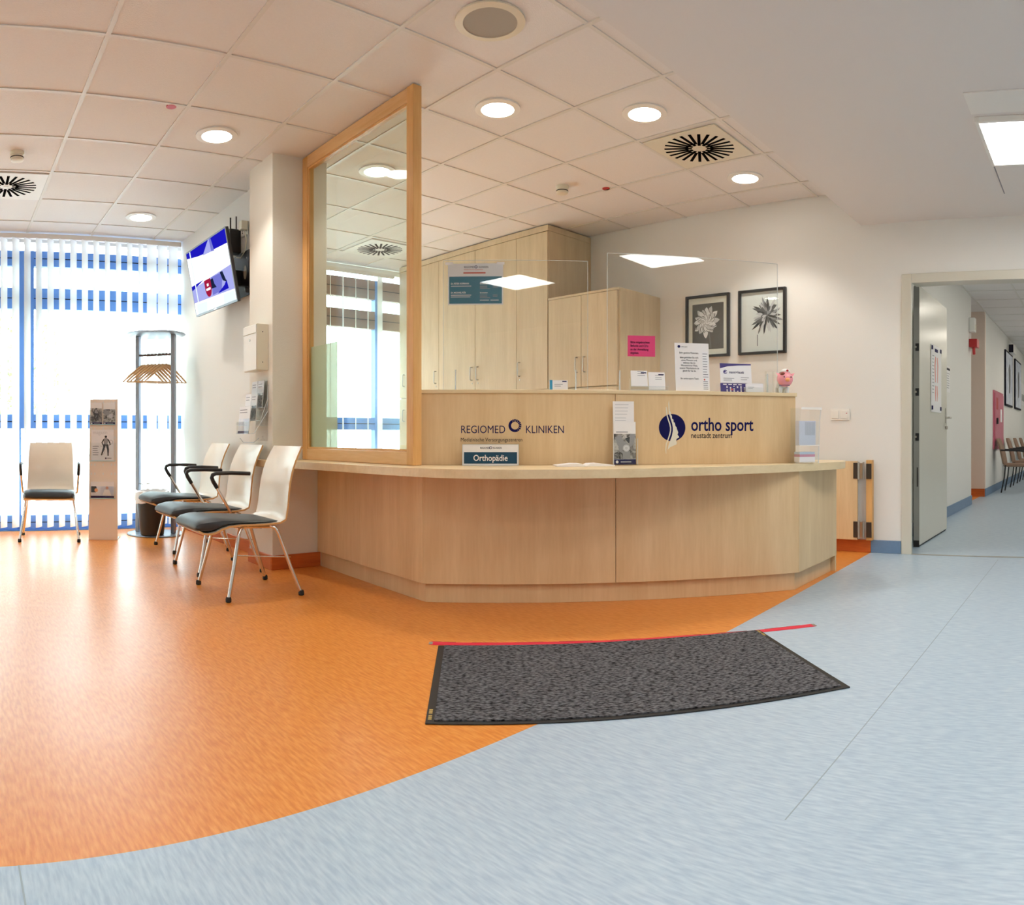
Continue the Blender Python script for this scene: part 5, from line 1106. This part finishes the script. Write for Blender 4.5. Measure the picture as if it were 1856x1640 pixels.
mb.disc(0.008, 0.092, 0.020, -0.0018, -0.0012, 20, 1).arc(0.008, 0.092, 0.010, 0.013, 0, 6.28, -0.0022, -0.0018, 14, 2).strip([(0.008, 0.075), (0.008, 0.05), (0.01, 0.031)], 0.042, -0.0010, -0.0006, 3).plate([(0.0, 0.145), (0.04, 0.16), (0.04, 0.125), (0.02, 0.12)], -0.0010, -0.0006, 4); mb.build('figure', ['g3', 'g4', 'g5', 'g3', 'g1'], l)
MB().disc(-0.045, 0.015, 0.008, -0.0012, -0.0007, 14).build('emblem', 'paper', l); MB().box(-0.025, 0.035, -0.0012, -0.0007, 0.013, 0.017).build('small_print', 'paper', l); lines(MB(), -0.05, 0.02, 0.18, 1, 0.01, 0.005, -0.0006, 0).build('small_print', 'inkg', l)
l = ct('leaflet', 'plain white taller leaflet standing behind the knee leaflet in the ledge holder', 'leaflet', 0.060, 0.064, LT + 0.0036, None, R(-3)); MB().box(-0.062, 0.058, 0, 0.008, 0, 0.356).build('cover', 'paper', l); lines(MB(), -0.05, 0.045, 0.335, 4, 0.018, 0.004, -0.0006, 0, seed=5).build('small_print', 'g4', l); lines(MB(), -0.05, 0.03, 0.26, 2, 0.014, 0.004, -0.0006, 0, seed=6).build('small_print', 'g4', l)
# clear form dispenser at the counter's right end
t = ct('form_dispenser', 'clear acrylic form dispenser with curved top at the right end of the ledge', 'holder', 1.168, 0.045, LT, None, 0, R(10))
mb = MB(); prof = [(-0.05, 0.0), (-0.055, 0.20), (-0.06, 0.25), (-0.07, 0.29), (-0.078, 0.325)]
for a, b_ in ((-0.095, -0.0925), (0.046, 0.0485)): mb.add([(a, -0.04, 0), (a, 0.05, 0), (a, 0.05, 0.33), (a, -0.07, 0.33), (a, -0.055, 0.26), (b_, -0.04, 0), (b_, 0.05, 0), (b_, 0.05, 0.33), (b_, -0.07, 0.33), (b_, -0.055, 0.26)], [(0, 1, 2, 3, 4), (9, 8, 7, 6, 5)] + [(i, (i + 1) % 5, 5 + (i + 1) % 5, 5 + i) for i in range(5)])
mb.build('side', 'acryl', t)
MB().box(-0.0925, 0.046, 0.047, 0.05, 0, 0.33).build('back', 'acryl', t); MB().box(-0.0925, 0.046, -0.055, 0.047, 0.005, 0.008).build('shelf', 'acryl', t); MB().box(-0.0925, 0.046, -0.05, 0.047, 0.105, 0.108).build('shelf', 'acryl', t)
MB().box(-0.0925, 0.046, -0.052, -0.049, 0.108, 0.25).build('front', 'acryl', t); MB().box(-0.096, 0.051, -0.073, -0.068, 0.320, 0.334).build('top_rim', 'white', t); MB().tube([(0.0475, -0.041, 0.0), (0.0475, -0.056, 0.26), (0.0475, -0.07, 0.33)], 0.0022, 5).build('edge', 'acryledge', t); MB().box(-0.0925, 0.046, -0.0535, -0.0522, 0.104, 0.110).build('edge', 'white', t)
l = ct('form_stack', 'stack of pale printed forms standing in the clear form dispenser', 'forms', 1.150, 0.045, LT + 0.1085, None, 0, R(10)); MB().box(-0.065, 0.055, -0.03, 0.01, 0, 0.145).build('sheets', mat('pale_blue_paper', srgb(214, 218, 232), 0.6), l); mb = MB()
for k in range(9): MB().box(-0.02 + 0.008 * k, -0.018 + 0.008 * k, -0.0306, -0.0301, 0.06, 0.14).build('ruling', 'inkg', l)
l = ct('form_stack', 'flat pile of pink and blue forms in the lower shelf of the clear dispenser', 'forms', 1.150, 0.045, LT + 0.0085, None, 0, R(10)); MB().box(-0.06, 0.05, -0.03, 0.03, 0, 0.03).build('sheets', 'paper', l); MB().box(-0.06, 0.05, -0.031, 0.03, 0.0305, 0.045).build('pink_sheets', mat('pink_paper', srgb(206, 150, 168), 0.6), l); MB().box(-0.06, 0.048, -0.03, 0.03, 0.0455, 0.06).build('blue_sheets', mat('blue_paper', srgb(186, 204, 220), 0.6), l)
